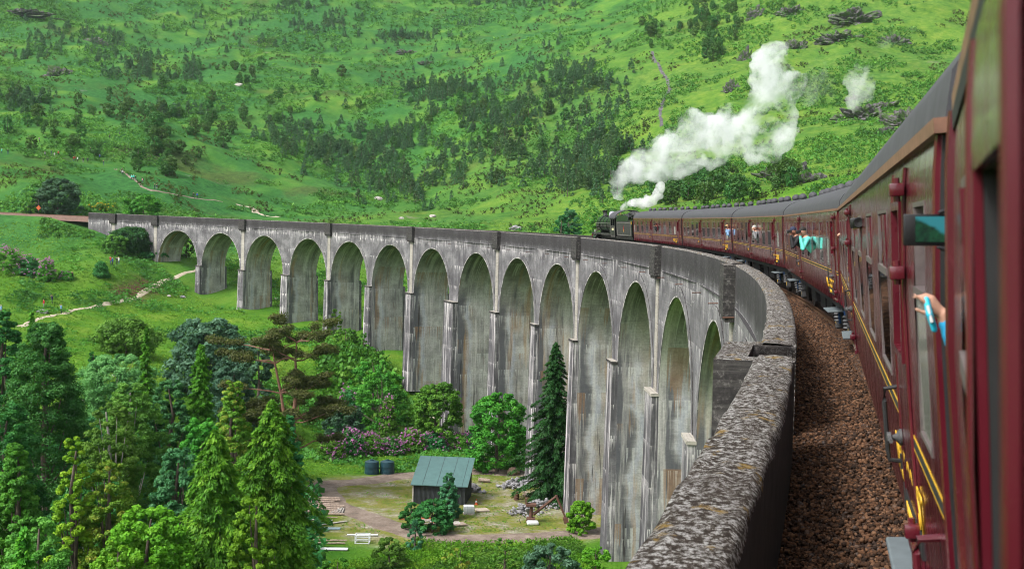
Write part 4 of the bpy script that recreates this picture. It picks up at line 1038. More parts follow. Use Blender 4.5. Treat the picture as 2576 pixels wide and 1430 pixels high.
def walker_mesh(pose):
    a = pose
    hip = .90; sh = 1.42; st = {'stand': .09, 'stride': .28, 'photo': .12}[a]
    ch = [([(0, 0, hip), (0, .01, 1.15), (0, 0, sh-.06)], [.15, .135, .16]), ([(-.17, 0, sh-.02), (.17, 0, sh-.02)], [.075, .075]), ([(0, 0, sh), (0, .02, 1.56)], [.06, .055]),
          ([(0, .02, 1.62), (0, .035, 1.68)], [.095, .10]), ([(0, .12, 1.63), (0, .135, 1.62)], [.02, .016]), ([(-.09, .03, 1.64), (.09, .03, 1.64)], [.025, .025]),
          ([(-.09, 0, hip-.02), (-.11, st*.4, .48), (-.12, -st*.2+.02, .08), (-.12, -st*.2+.14, .05)], [.095, .062, .042, .04]),
          ([(.09, 0, hip-.02), (.11, -st*.2, .48), (.12, -st*.9, .08), (.12, -st*.9+.12, .05)], [.095, .062, .042, .04])]
    if a == 'photo':
        for s in (-1, 1): ch.append(([(s*.19, 0, sh-.03), (s*.27, .14, 1.22), (s*.10, .26, 1.56), (s*.05, .29, 1.62)], [.06, .048, .035, .035]))
    else:
        for s in (-1, 1): ch.append(([(s*.20, 0, sh-.03), (s*.26, -.03*s-.02, 1.14), (s*.25, .10*s, .90), (s*.25, .12*s, .80)], [.058, .046, .033, .03]))
    def mi(c):
        if c.z > 1.69 or (c.z > 1.58 and c.y < .0 and abs(c.x) < .13): return 3
        if c.z > 1.50: return 0
        if c.z > .90: return 1
        return 2
    return organic('person', ch, .028, [m_skin, CL_['black'], CL_['denim'], HR['brown']], mi)
WM = {k: walker_mesh(k) for k in ('stand', 'stride', 'photo')}
def walker(px, py, pose, top, legs, hair, label, rz=0, group=None, h=1.0):
    """py is the image height of the feet"""
    p = spot(px, py); o = bpy.data.objects.new('person', WM[pose]); COL.objects.link(o)
    o.location = p-np.array([0, 0, .03]); o.rotation_euler = (0, 0, rz); o.scale = (h, h, h)
    for i, m in ((1, CL_[top]), (2, CL_[legs]), (3, HR[hair])): o.material_slots[i].link = 'OBJECT'; o.material_slots[i].material = m
    tag(o, label, 'person', group or 'walkers on the hillside path'); return o
g2 = 'people in the meadow below the line'
walker(278, 664, 'photo', 'red', 'denim', 'brown', 'person in a red jacket on the grassy knoll, next to one in blue', 2.9, g2)
walker(283, 666, 'stand', 'blue', 'navy', 'dark', 'person in a bright blue jacket on the grassy knoll', 2.7, g2)
walker(294, 666, 'photo', 'black', 'black', 'dark', 'person in black on the grassy knoll beside one in white', 3.0, g2)
walker(299, 665, 'photo', 'white', 'denim', 'blond', 'person in a white top on the grassy knoll near the bushes', 2.8, g2)
walker(183, 703, 'photo', 'black', 'black', 'dark', 'lone person all in black standing above the worn slope', 2.6, g2)
walker(110, 774, 'stand', 'red', 'grey', 'brown', 'person in a red jacket above the footpath, left of one in navy', 2.8, g2)
walker(131, 763, 'photo', 'navy', 'navy', 'brown', 'person in navy lifting a camera above the footpath', 2.5, g2)
walker(154, 787, 'photo', 'paleblue', 'navy', 'blond', 'person in a pale blue shirt straddling the edge of the footpath', 2.4, g2)
walker(3, 790, 'stand', 'paleblue', 'grey', 'grey', 'person in pale blue at the left edge of the meadow', 2.2, g2)
walker(980, 1048, 'stand', 'navy', 'black', 'dark', 'person in dark clothes on the gravel path below the tall piers', 2.2, g2)
rw_ = random.Random(5); seq = [(4, 386, 'teal'), (20, 388, 'black'), (113, 394, 'grey'), (129, 390, 'navy'), (137, 396, 'white'), (147, 392, 'red'), (185, 406, 'red'), (189, 405, 'red'), (195, 407, 'white'), (209, 409, 'black'), (221, 409, 'navy'), (251, 400, 'blue'), (261, 416, 'navy'), (307, 436, 'black'), (308, 440, 'white'), (331, 453, 'teal'), (336, 452, 'teal'), (341, 455, 'black'), (358, 461, 'pink'), (389, 476, 'black'), (394, 477, 'navy'), (488, 498, 'black'), (496, 498, 'blue'), (99, 358, 'grey'), (228, 383, 'navy'), (276, 349, 'black'), (301, 343, 'navy')]
HL = ['walker in turquoise at the far left edge of the hill', 'walker in black at the left edge, right of the turquoise one', 'grey clad walker at the left end of the resting group', 'navy clad walker sitting beside the tall white one', 'white clad walker standing tallest in the left resting group', 'red clad walker just right of the tall white one', 'left one of two walkers in bright red', 'right one of two walkers in bright red', 'white clad walker right of the two in red',
      'black clad walker between the red pair and the lone bush', 'navy clad walker left of the round lone bush', 'blue clad walker a little above the path end', 'navy clad walker seated where the hill path ends', 'black clad walker on the steep piece of the path', 'white clad walker below the black one on the path', 'left one of two turquoise walkers on the path', 'right one of two turquoise walkers on the path', 'black clad walker right of the turquoise pair', 'pink clad walker on the path below the turquoise pair', 'black clad walker of the pair midway down the path', 'navy clad walker of the pair midway down the path', 'black clad walker of the lowest pair on the path', 'blue clad walker of the lowest pair on the path', 'grey walker alone high on the left slope', 'navy walker alone above the resting groups', 'black walker high on the slope, left of another', 'navy walker high on the slope, highest of all']
for i, (x, y, c) in enumerate(seq):
    nm = {'teal': 'turquoise', 'black': 'black'}.get(c, c)
    walker(x, y, rw_.choice(['stand', 'stand', 'photo', 'stride']), c, rw_.choice(['denim', 'black', 'navy', 'grey']), rw_.choice(['brown', 'dark', 'blond', 'grey']), HL[i], rw_.uniform(0, 6), 'walkers on the hill above the viaduct', 1.0)

# -- passengers leaning out
m_cam = simple('camera_body_black', (.008, .008, .009), .35, .3, 30); m_len = simple('lens_glass', (.01, .012, .02), .05, .1)
def coach_hit(i, x, y, X):
    Mi = CM[i].inverted(); c = Mi @ Vector(CAM); d = Mi.to_3x3() @ Vector(ray(x, y)); t = (X-c.x)/d.x; return c+d*t
def coach_aty(i, x, y, yl):
    Mi = CM[i].inverted(); c = Mi @ Vector(CAM); d = Mi.to_3x3() @ Vector(ray(x, y)); t = (yl-c.y)/d.y; return c+d*t
def photographer(i, y0, skin, top, hair, label, out=.5, zz=0., big=1., camera=True, face=-1):
    z = 2.55+zz; x = -1.2
    H = Vector((-1.42-out*.75, y0, z+.10))
    ch = [([(x, y0, z-.5), (x-.18, y0, z-.3), (-1.42-out*.4, y0, z-.15)], [.15, .14, .15]), ([H+Vector((.12, .0, -.22)), H+Vector((.05, 0, -.1))], [.06, .055]),
          ([H, H+Vector((-.01, 0, .06))], [.09, .10]), ([H+Vector((-.06, -.08, 0)), H+Vector((-.07, -.10, -.01))], [.02, .016]),
          ([(-1.42-out*.4, y0-.15, z-.12), (-1.42-out*.4, y0+.15, z-.12)], [.08, .08])]
    hc = H+Vector((-.10, -.17, 0))
    for s in (-1, 1):
        sh = Vector((-1.42-out*.42, y0+s*.17, z-.13)); el = Vector((-1.42-out*.95, y0+s*.2-.12, z-.34)); wr = hc+Vector((.0, s*.06, -.03))
        ch.append(([sh, el, wr, wr+Vector((-.02, -.01, .05))], [.062, .048, .034, .036]))
    def mi(c):
        if (c-H).length < .16: return 2 if (c.z > H.z+.05 or c.y > H.y+.03) else 0
        if (c-hc).length < .13: return 0
        return 1
    me = organic('person', ch, .022, [skin, top, hair], mi)
    o = link('person', me); o.matrix_world = CM[i]; tag(o, label, 'person', 'passengers leaning out of the train')
    if camera:
        mb = MB(); c = hc+Vector((-.03, -.05, .02)); mb.box(c.x-.07, c.x+.07, c.y-.03, c.y+.03, c.z-.045, c.z+.045, .008); mb.cur = 0
        mb.lathe([(.033, -.03), (.035, -.07), (.038, -.10), (.0, -.10)], (c.x, c.y, c.z), 12, 'y'); k = mb.build('camera', m_cam, None, True); k.matrix_world = CM[i]
        tag(k, 'small camera raised by '+' '.join(label.split(',')[0].split()[:8]), 'camera', 'cameras held out of the train')
photographer(1, coach_hit(1, 1994, 575, -1.85).y, m_skin, CL_['teal'], HR['dark'], 'passenger in turquoise sleeves with dark hair, leaning out and photographing', .22)
photographer(1, coach_hit(1, 1982, 572, -1.8).y, m_skin2, CL_['black'], CL_['navy'], 'bare armed passenger in black with a dark cap, leaning out', .3)
photographer(3, coach_hit(3, 1818, 570, -1.75).y, m_skin, CL_['paleblue'], HR['blond'], 'blond passenger in a pale blue shirt, leaning from the second coach', .1)
photographer(2, coach_hit(2, 1889, 575, -1.65).y, m_skin, CL_['grey'], HR['grey'], 'white haired passenger in grey, leaning from the middle door', .08, 0, 1, False)
photographer(4, coach_hit(4, 1645, 559, -1.6).y, m_skin, CL_['black'], HR['dark'], 'passenger in black, at a window of the leading coach', .08)
def hand(wrist, aim, up_, curl, size=1., spread=.2, thumb=.8):
    """five unequal fingers bent at two joints, rooted in a palm; returns chains. aim = direction of the fingers, up_ = back of the hand"""
    w = Vector(wrist); f = Vector(aim).normalized(); u = Vector(up_); u = (u-f*u.dot(f)).normalized(); r = f.cross(u)
    ch = []; S_ = size
    kn = []
    for k, (off, L) in enumerate(((-.030, .072), (-.010, .080), (.010, .075), (.028, .060))):
        b = w+f*.088*S_+r*off*S_+u*(.004-abs(off-.0)*.1)*S_; kn.append(b)
        ch.append(([w+r*off*.45*S_+f*.012*S_, b], [.0155*S_, .0125*S_]))
        c = curl[k] if hasattr(curl, '__len__') else curl
        d1 = (f*math.cos(c*.6)-u*math.sin(c*.6)+r*off*spread*8).normalized(); d2 = (f*math.cos(c*1.5)-u*math.sin(c*1.5)+r*off*spread*6).normalized(); d3 = (f*math.cos(c*2.3)-u*math.sin(c*2.3)).normalized()
        p1 = b+d1*L*.48*S_; p2 = p1+d2*L*.32*S_; p3 = p2+d3*L*.24*S_
        ch.append(([b, p1, p2, p3], [.0112*S_, .0098*S_, .0088*S_, .0075*S_]))
    ch.append(([w+f*.02*S_-r*.012*S_-u*.006*S_, w+f*.05*S_-r*.040*S_-u*.02*S_*thumb, w+f*.082*S_-r*.056*S_-u*.036*S_*thumb, w+f*.108*S_-r*.060*S_-u*.044*S_*thumb], [.018*S_, .0145*S_, .0115*S_, .009*S_]))
    ch.append(([w+r*.006*S_+f*.03*S_, w+r*.004*S_+f*.075*S_], [.019*S_, .016*S_]))
    return ch
# wrists and cameras at other windows
def arm_out(i, x, y, X, label, top, L=.35, cam_=True, lens=False):
    h = coach_aty(i, x, y, X); w = Vector((h.x+.07, h.y+.02, h.z-.02))
    ch = hand(w, (-.7, -.5, .35), (-.3, .4, .9), .9, 1.05)
    ch.append(([w, w+Vector((.16, .05, -.10)), w+Vector((.42, .10, -.18))], [.027, .034, .042]))
    me = organic('person', ch, .008, [m_skin, top], lambda c: 1 if (c-w).length > .11 and c.x > w.x else 0)
    o = link('person', me); o.matrix_world = CM[i]; tag(o, label, 'person', 'passengers leaning out of the train')
    if cam_:
        mb = MB(); c = w+Vector((-.07, -.09, .06)); mb.box(c.x-.07, c.x+.06, c.y-.035, c.y+.035, c.z-.05, c.z+.045, .01)
        if lens: mb.lathe([(.040, -.03), (.042, -.07), (.048, -.075), (.048, -.12), (.042, -.13), (.044, -.20), (.0, -.195)], tuple(c), 20, 'y')
        k = mb.build('camera', m_cam, None, True); k.matrix_world = CM[i]; tag(k, 'black camera held out of a coach window, %s' % ('its lens long' if lens else ' '.join(label.split(',')[0].split()[-5:])), 'camera', 'cameras held out of the train')
arm_out(0, 2158, 570, 7.2, 'passenger behind a long black lens, forearm out of a coach window', CL_['black'], lens=True)
arm_out(2, 1951, 578, 2.7, 'passenger holding out a camera by the frosted pane, hand only', CL_['navy'])
arm_out(2, 1843, 576, 19.0, 'passenger with a blue sleeve at a coach end, hand only', CL_['blue'], cam_=False)
arm_out(1, 2099, 580, 1.3, 'passenger with a raised hand at a door window, sleeve black', CL_['black'])
arm_out(0, 2112, 590, 18.9, 'passenger with bare arm at the end of the coach, hand only', m_skin, cam_=False)
# phone held out level, nearest to the viewpoint
m_phone = simple('phone_case_black', (.006, .006, .007), .4, .2, 30)
PC = Vector(at(2336, 578, 3.55))
tC = (Vector(CAM)-PC).normalized(); rt = Vector(RI); fz = Vector(UP)
ax = (rt*.99+tC*.12).normalized(); ay = (fz-ax*fz.dot(ax)).normalized(); az = ax.cross(ay)
Mp = Matrix.Identity(4)
for i in range(3): Mp[i][0], Mp[i][1], Mp[i][2], Mp[i][3] = ax[i], ay[i], az[i], PC[i]
mb = MB(); mb.box(-.078, .080, -.050, .050, -.006, .006, .005); ph = mb.build('phone', m_phone, None, True)
t_ = NT('phone_screen'); v_ = t_.coord('Object'); sp = t_.n('SeparateXYZ'); t_.l(v_, sp.inputs[0])
hh = t_.math('ADD', t_.math('MULTIPLY', sp.outputs[0], .55), t_.math('MULTIPLY', t_.noise(v_, 22, 4, .6), .03))
sc_ = t_.mix(t_.step(t_.math('SUBTRACT', t_.math('SUBTRACT', .02, sp.outputs[1]), hh), -.016, -.002), (.035, .26, .30), t_.ramp(t_.noise(v_, 60, 4, .7), [(.35, (.002, .014, .01)), (.7, (.01, .10, .04))]))
t_.col((.01, .01, .01)); t_.l(sc_, t_.bsdf.inputs['Emission Color']); t_.bsdf.inputs['Emission Strength'].default_value = .4; t_.rough(.15)
mb = MB(); mb.box(-.042, .052, -.038, .042, .0062, .0072); sn = mb.build('screen', t_.m, ph)
ph.matrix_world = Mp; tag(ph, 'black phone held out level, its screen showing the green hill', 'phone')
def LP(x, y, z): return Mp @ Vector((x, y, z))
ch = []
for a, b in (((.125, .055, -.03), [(.085, .064, -.008), (.055, .061, .004), (.030, .055, .010)]), ((.13, .0, .0), [(.105, .006, .012), (.085, .004, .013), (.070, .0, .011)]), ((.125, -.05, -.02), [(.085, -.066, -.008), (.055, -.063, .003), (.028, -.056, .009)]), ((.13, -.02, -.03), [(.10, -.045, -.022), (.07, -.040, -.019), (.05, -.03, -.016)]), ((.13, .02, -.035), [(.10, .03, -.024), (.07, .035, -.02), (.05, .03, -.016)])):
    ch.append(([LP(*a)]+[LP(*q) for q in b], [.013, .0105, .0095, .008]))
wr_ = LP(.19, -.02, -.03); PE = CM[0] @ Vector((-1.30, .80, 2.74))
ch += [([wr_, LP(.13, .04, -.025)], [.026, .016]), ([wr_, LP(.13, .0, -.02)], [.026, .02]), ([wr_, LP(.13, -.04, -.02)], [.026, .016]), ([wr_, (wr_+PE)/2, PE], [.028, .033, .042])]
o = link('person', organic('person', ch, .006, [m_skin, CL_['black']], lambda c: 1 if (c-wr_).length > .09 and (c-wr_).length > .12 else 0))
tag(o, 'passenger whose fingers grip the level black phone', 'person', 'passengers leaning out of the train')
# hand with a cyan gadget
HCn = Vector(at(2349, 772, 3.35)); R3, U3, T3 = Vector(RI), Vector(UP), (Vector(CAM)-Vector(at(2349, 772, 3.35))).normalized()
w0 = HCn+R3*.028-U3*.022
ch = hand(w0, (-R3*.60+U3*.62+T3*.05), (R3*.5+U3*.45+T3*.75), (.12, .6, .85, 1.05), .66, .3, .9)
w1 = w0+R3*.022-U3*.055; w2 = w0+R3*.10-U3*.21-T3*.08
ch.append(([w0, w1, w2], [.022, .026, .036]))
o = link('person', organic('person', ch, .0055, [m_skin], None)); tag(o, 'passenger in a bright blue sleeve pointing back with a cyan gadget in hand', 'person', 'passengers leaning out of the train')
sv = organic('sleeve', [([w0+R3*.010-U3*.022, w0+R3*.05-U3*.11, w0+R3*.10-U3*.20-T3*.08, w0+R3*.24-U3*.26-T3*.35], [.027, .034, .040, .043])], .008, [CL_['cyan']], None); link('sleeve', sv, o)
m_gad = simple('cyan_plastic', (.02, .42, .60), .3, .1, 30)
gp = [w0-R3*.050+U3*.045+T3*.012, w0-R3*.040+U3*.0+T3*.028, w0-R3*.026-U3*.045+T3*.02]
g = organic('gadget', [(gp, [.0105, .0115, .010])], .004, [m_gad]); g = link('handheld_gadget', g); tag(g, 'cyan stick shaped gadget gripped in the pointing hand', 'gadget')
mb = MB(); mb.tube([gp[0].lerp(gp[1], .4)+T3*.011, gp[1].lerp(gp[2], .5)+T3*.012], [.005, .005], 8); mb.build('button_strip', CL_['white'], g, True)
# torso inside the coach carrying those arms is hidden by the door; keep the arms reaching in

# ---------------------------------------------------------------- yard under the viaduct
m_roofg = simple('shed_roof_green', (.060, .125, .12), .45, .12, 1.5); m_shed = simple('shed_wall_dark', (.028, .032, .036), .6, .3, 2)
m_log = simple('barked_log', (.26, .20, .16), .85, .4, 6, bump=.5); m_logend = simple('sawn_end', (.42, .30, .17), .8, .3, 8); m_plank = simple('weathered_plank', (.36, .33, .30), .85, .3, 5)
m_tank = simple('tank_dark_blue_green', (.012, .045, .06), .4, .25, 3); m_rock = simple('grey_stone', (.22, .215, .225), .9, .45, 2, bump=.8); m_teal = simple('container_teal', (.02, .10, .10), .5, .2, 3)
m_owhite = simple('off_white_plastic', (.55, .57, .58), .5, .1); m_oran = simple('orange_paint', (.5, .09, .02), .6, .2); m_sand = simple('sacking', (.36, .30, .24), .9, .25, 8)
m_gblue = simple('blue_grey_sheet', (.22, .30, .34), .5, .2)
def gp_(px, py): return spot(px, py)
def yobj(name, px, py, label, cat, group=None, rz=0, lift=0):
    p = gp_(px, py); return empty(name, (p[0], p[1], p[2]+lift), YAW+rz, label, cat, group)
def put(o, px, py, rz=0, lift=0):
    p = gp_(px, py); o.location = (p[0], p[1], p[2]+lift); o.rotation_euler = (0, 0, YAW+rz); return o
# shed
sh = yobj('shed', 1040, 1266, 'open fronted dark shed with a green sheet roof beside the dirt yard', 'shed', rz=-.10)
W_, D_, H0, H1 = 5.7, 5.2, 2.25, 4.2
def corr(mb, a, b, z0a, z1a, z0b, z1b, n=40, amp=.03):
    a, b = Vector(a), Vector(b); t = (b-a).normalized(); nn = Vector((-t.y, t.x, 0)); V = []
    for i in range(n*2+1):
        u = i/(n*2); o_ = nn*(amp if i % 2 else -amp); p = a.lerp(b, u)+o_
        V += [(p.x, p.y, z0a+(z0b-z0a)*u), (p.x, p.y, z1a+(z1b-z1a)*u)]
    mb.add(V, [(2*i, 2*i+2, 2*i+3, 2*i+1) for i in range(n*2)])
for a, b, za, zb in (((0, 0), (W_, 0), H0, H0), ((0, D_), (0, 0), H1, H0), ((W_, 0), (W_, D_), H0, H1), ((W_, D_), (0, D_), H1, H1)):
    mb = MB(); corr(mb, (*a, 0), (*b, 0), -.3, za-.05, -.3, zb-.05); mb.build('wall', m_shed, sh)
mb = MB(); sl2 = (H1-H0)/D_
mb.add([(-.3, -.35, H0-.35*sl2), (W_+.35, -.35, H0-.35*sl2), (W_+.35, D_+.2, H1+.2*sl2), (-.3, D_+.2, H1+.2*sl2), (-.3, -.35, H0-.35*sl2+.09), (W_+.35, -.35, H0-.35*sl2+.09), (W_+.35, D_+.2, H1+.2*sl2+.09), (-.3, D_+.2, H1+.2*sl2+.09)], [(0, 3, 2, 1), (4, 5, 6, 7), (0, 1, 5, 4), (1, 2, 6, 5), (2, 3, 7, 6), (3, 0, 4, 7)])
rf = mb.build('roof', m_roofg, sh)
for x in (1.0, 2.6, 4.1, 5.4):
    mb = MB(); mb.tube([(x, -.36, H0-.35*sl2+.095), (x, D_+.2, H1+.2*sl2+.095)], .02, 4); mb.build('roof_seam', m_shed, rf)
mb = MB(); mb.box(-.12, 0, -.12, .1, -.3, H0); mb.build('corner_post', m_plank, sh)
# tanks
for px, nm in ((935, 'left'), (974, 'right')):
    t0 = yobj('water_tank', px, 1190, '%s one of two dark blue plastic tanks against the rhododendrons' % nm, 'tank', 'pair of plastic water tanks')
    mb = MB(); mb.lathe([(.86, 0), (.9, .05), (.88, .2), (.91, .3), (.88, .4), (.88, .8), (.91, .9), (.88, 1.0), (.88, 1.4), (.86, 1.5), (.7, 1.58), (.25, 1.66), (0, 1.66)], n=26); mb.build('tank_body', m_tank, t0, True)
    mb = MB(); mb.lathe([(.25, 1.64), (.25, 1.74), (0, 1.75)], n=16); mb.build('lid', m_tank, t0, True)
def logm(L, r, seed, mat=m_log):
    rr_ = random.Random(seed); mb = MB(); n = 6
    mb.tube([(-L/2+L*i/n, rr_.uniform(-.03, .03), rr_.uniform(-.02, .02)) for i in range(n+1)], [r*(1-.25*i/n)*rr_.uniform(.94, 1.06) for i in range(n+1)], 8)
    return mb.build('log', mat, None, True)
rl = random.Random(11)
LN = ['lowest', 'second lowest', 'third', 'fourth', 'fifth', 'sixth', 'seventh', 'eighth', 'topmost']
for i in range(9):
    o = logm(rl.uniform(3.2, 4.2), rl.uniform(.12, .18), i); put(o, 815+rl.uniform(-14, 10), 1294-i*4.6, rl.uniform(-.06, .06), .12+.02*i); tag(o, 'long barkless log, %s in the timber stack beside the dirt track' % LN[i], 'log', 'stack of long logs')
for i in range(4):
    o = logm(rl.uniform(2, 2.4), .10, 20+i, m_plank); put(o, 845+i*6, 1286, 1.35+.1*i, .15); tag(o, 'pale pole laid crosswise at the stack end, %s from the left' % ('first', 'second', 'third', 'fourth')[i], 'pole', 'crosswise pale poles')
PL = ['thin grey pole below the log stack', 'long grey plank slanting towards the track', 'weathered plank lying below the slanting one', 'brown pole at the edge of the trees', 'blue grey sheet of metal in the grass', 'brown log left of the white cage', 'long pale log under the brown one', 'light grey corrugated sheet lying lowest']
for i, (px, py, L, r, rz) in enumerate([(800, 1302, 4.0, .07, .02), (832, 1318, 3.6, .08, .62), (800, 1309, 3.0, .06, -.05), (790, 1292, 3, .05, .1), (815, 1331, 3.2, .09, .08), (830, 1360, 3.2, .10, .02), (812, 1367, 4.2, .10, .04), (823, 1382, 3.8, .14, .02)]):
    if i in (1, 2, 4, 7):
        mb = MB(); mb.box(-L/2, L/2, -.14 if i < 4 else -.35, .14 if i < 4 else .35, 0, .06); o = mb.build('plank' if i < 4 else 'metal_sheet', [m_plank, m_plank, m_gblue, m_owhite][(1, 2, 4, 7).index(i)])
        cat = 'plank' if i < 4 else 'sheet'
    else: o = logm(L, r, 40+i); cat = 'pole'
    put(o, px, py, rz, .1); tag(o, PL[i], cat, 'loose timber and sheets in the grass')
cg = yobj('wire_cage', 893, 1366, 'white rectangular cage frame standing in the grass left of the road', 'cage')
for x in (0, 1.3):
    for y in (0, .9): mb = MB(); mb.box(x-.04, x+.04, y-.04, y+.04, 0, .8); mb.build('post', m_owhite, cg)
for z in (.04, .4, .78):
    for a in ((-.04, 1.34, -.05, .03), (-.04, 1.34, .87, .95), (-.05, .03, 0, .9), (1.27, 1.35, 0, .9)): mb = MB(); mb.box(a[0], a[1], a[2], a[3], z-.03, z+.03); mb.build('bar', m_owhite, cg)
mb = MB(); mb.tube([(-1.5, 0, 0), (1.5, 0, .03)], .09, 8); o = mb.build('pipe', m_owhite, None, True); put(o, 912, 1347, .02, .1); tag(o, 'long white pipe lying in the grass above the cage', 'pipe')
ib = yobj('water_crate', 1180, 1293, 'white plastic liquid crate in a wire frame right of the shed', 'crate', rz=.1)
mb = MB(); mb.box(-.55, .55, 0, 1.0, .12, .85, .05); mb.build('bottle', m_owhite, ib, True)
mb = MB(); mb.box(-.6, .6, -.05, 1.05, 0, .1); mb.build('pallet', m_plank, ib)
for x in (-.58, -.2, .2, .58): mb = MB(); mb.tube([(x, -.04, .1), (x, -.04, .9)], .015, 5); mb.build('cage_bar', m_gblue, ib)
# debris along the front of the bush
DB = ['orange painted pole leaning in the scrap row', 'pale squared timber in the scrap row', 'brown timber crossing under the orange pole', 'thick grey log in front of the bush', 'thin pale batten in the scrap row', 'short red pole at the end of the scrap row', 'weathered beam lying nearest to the road', 'dark plank behind the grey log', 'white batten pointing at the road']
for i, (px, py, L, r, rz, mt) in enumerate([(1045, 1306, 3.4, .06, .25, m_oran), (1060, 1310, 3.2, .07, .05, m_plank), (1050, 1303, 2.6, .07, .3, m_log), (1085, 1309, 3.2, .13, .12, m_log), (1070, 1314, 3, .05, -.1, m_plank), (1102, 1316, 1.4, .06, .1, m_oran), (1080, 1319, 2.8, .08, -.05, m_plank), (1090, 1302, 2.4, .06, .2, m_shed), (1110, 1312, 2.4, .05, .3, m_owhite)]):
    o = logm(L, r, 60+i, mt); put(o, px, py, rz, .12); tag(o, DB[i], 'timber', 'scrap timber in front of the shed')
for (px, py, lb, mt, rz) in ((1140, 1318, 'flat grey paving board lying before the scrap timber', m_plank, .2), (1154, 1320, 'darker board under the edge of the paving board', m_log, .5), (1212, 1284, 'pale panel propped right of the liquid crate', m_sand, .3), (1352, 1190, 'slatted grey pallet near the tall pier', m_plank, .1)):
    mb = MB(); mb.box(-.7, .7, -.6, .6, .05, .16)
    if 'slatted' in lb:
        mb = MB()
        for k in range(6): mb.box(-.6+k*.22, -.46+k*.22, -.5, .5, .08, .12)
        for k in (-.45, 0, .4): mb.box(-.6, .64, k, k+.08, 0, .08)
    o = mb.build('board' if 'slatted' not in lb else 'pallet', mt); put(o, px, py, rz, .02); tag(o, lb, 'board' if 'slatted' not in lb else 'pallet')
br = yobj('oil_barrel', 1299, 1256, 'rusty brown oil barrel standing on the mossy yard', 'barrel')
mb = MB(); mb.lathe([(.28, 0), (.30, .01), (.29, .05), (.29, .3), (.305, .32), (.29, .34), (.29, .6), (.305, .62), (.29, .64), (.29, .88), (.30, .92), (.27, .92), (.26, .88), (0, .88)], n=20); mb.build('drum', m_rust, br, True)
cn = yobj('traffic_cone', 1198, 1268, 'small orange and white traffic cone by the shed corner', 'cone')
mb = MB(); mb.lathe([(.16, .03), (.10, .3), (.03, .62), (0, .62)], n=14); mb.box(-.2, .2, -.2, .2, 0, .04); mb.build('cone_body', m_oran, cn, True); mb = MB(); mb.lathe([(.117, .28), (.075, .44)], n=14, caps=False); mb.build('reflective_band', m_owhite, cn, True)
ct = yobj('container', 1400, 1243, 'dark teal metal cabin half hidden behind the pier', 'cabin', rz=-.5)
mb = MB(); mb.box(0, 2.4, 0, 4, 0, 2.2, .03); mb.build('cabin_shell', m_teal, ct); mb = MB(); mb.box(-.1, 2.5, -.1, 4.1, 2.2, 2.3); mb.build('cabin_roof', m_gblue, ct)
for x in (.2, .8, 1.4, 2.0): mb = MB(); mb.box(x, x+.08, -.04, 0, .1, 2.1); mb.build('rib', m_teal, ct)
# rusty digger arm
dg_ = yobj('digger_arm', 1335, 1312, 'rusty red abandoned backhoe arm with a folded boom in the yard', 'digger')
mb = MB(); mb.box(-.45, .45, -.4, .4, 0, .5, .05); mb.tube([(0, 0, .4), (.05, 0, 1.9)], [.2, .16], 8); mb.build('pedestal', m_rust, dg_)
mb = MB(); mb.box(-.55, .55, -.5, .4, 1.7, 1.95, .04); mb.box(-.6, -.45, -.4, .3, 1.9, 2.5); mb.tube([(-.55, 0, 2.3), (-.7, .1, 3.1)], .03, 6); mb.tube([(-.3, 0, 1.9), (-.4, .1, 2.6)], .03, 6); mb.build('seat_frame', m_rust, dg_)
mb = MB(); mb.tube([(.25, 0, .8), (1.2, 0, 1.6), (2.6, 0, 2.75)], [.16, .17, .12], 6); mb.build('boom', m_rust, dg_); mb = MB(); mb.tube([(.2, -.15, 1.7), (1.7, -.12, 2.3)], .05, 6); mb.build('hydraulic_ram', m_grey, dg_)
mb = MB(); mb.tube([(2.55, 0, 2.85), (3.3, 0, 1.2), (3.6, 0, .5)], [.14, .12, .1], 6); mb.build('dipper', m_rust, dg_)
mb = MB(); mb.add([(3.3, -.3, .55), (3.8, -.3, .6), (3.9, -.3, .1), (3.45, -.3, 0), (3.3, .3, .55), (3.8, .3, .6), (3.9, .3, .1), (3.45, .3, 0)], [(0, 1, 2, 3), (4, 7, 6, 5), (0, 4, 5, 1), (2, 6, 7, 3), (0, 3, 7, 4)]); mb.build('bucket', m_rust, dg_)
mb = MB(); mb.tube([(-.5, -.3, .5), (-.9, -.4, .9), (-1.2, -.5, .3), (-1.0, -.5, .0)], .03, 6); mb.build('hose', m_blk, dg_, True)
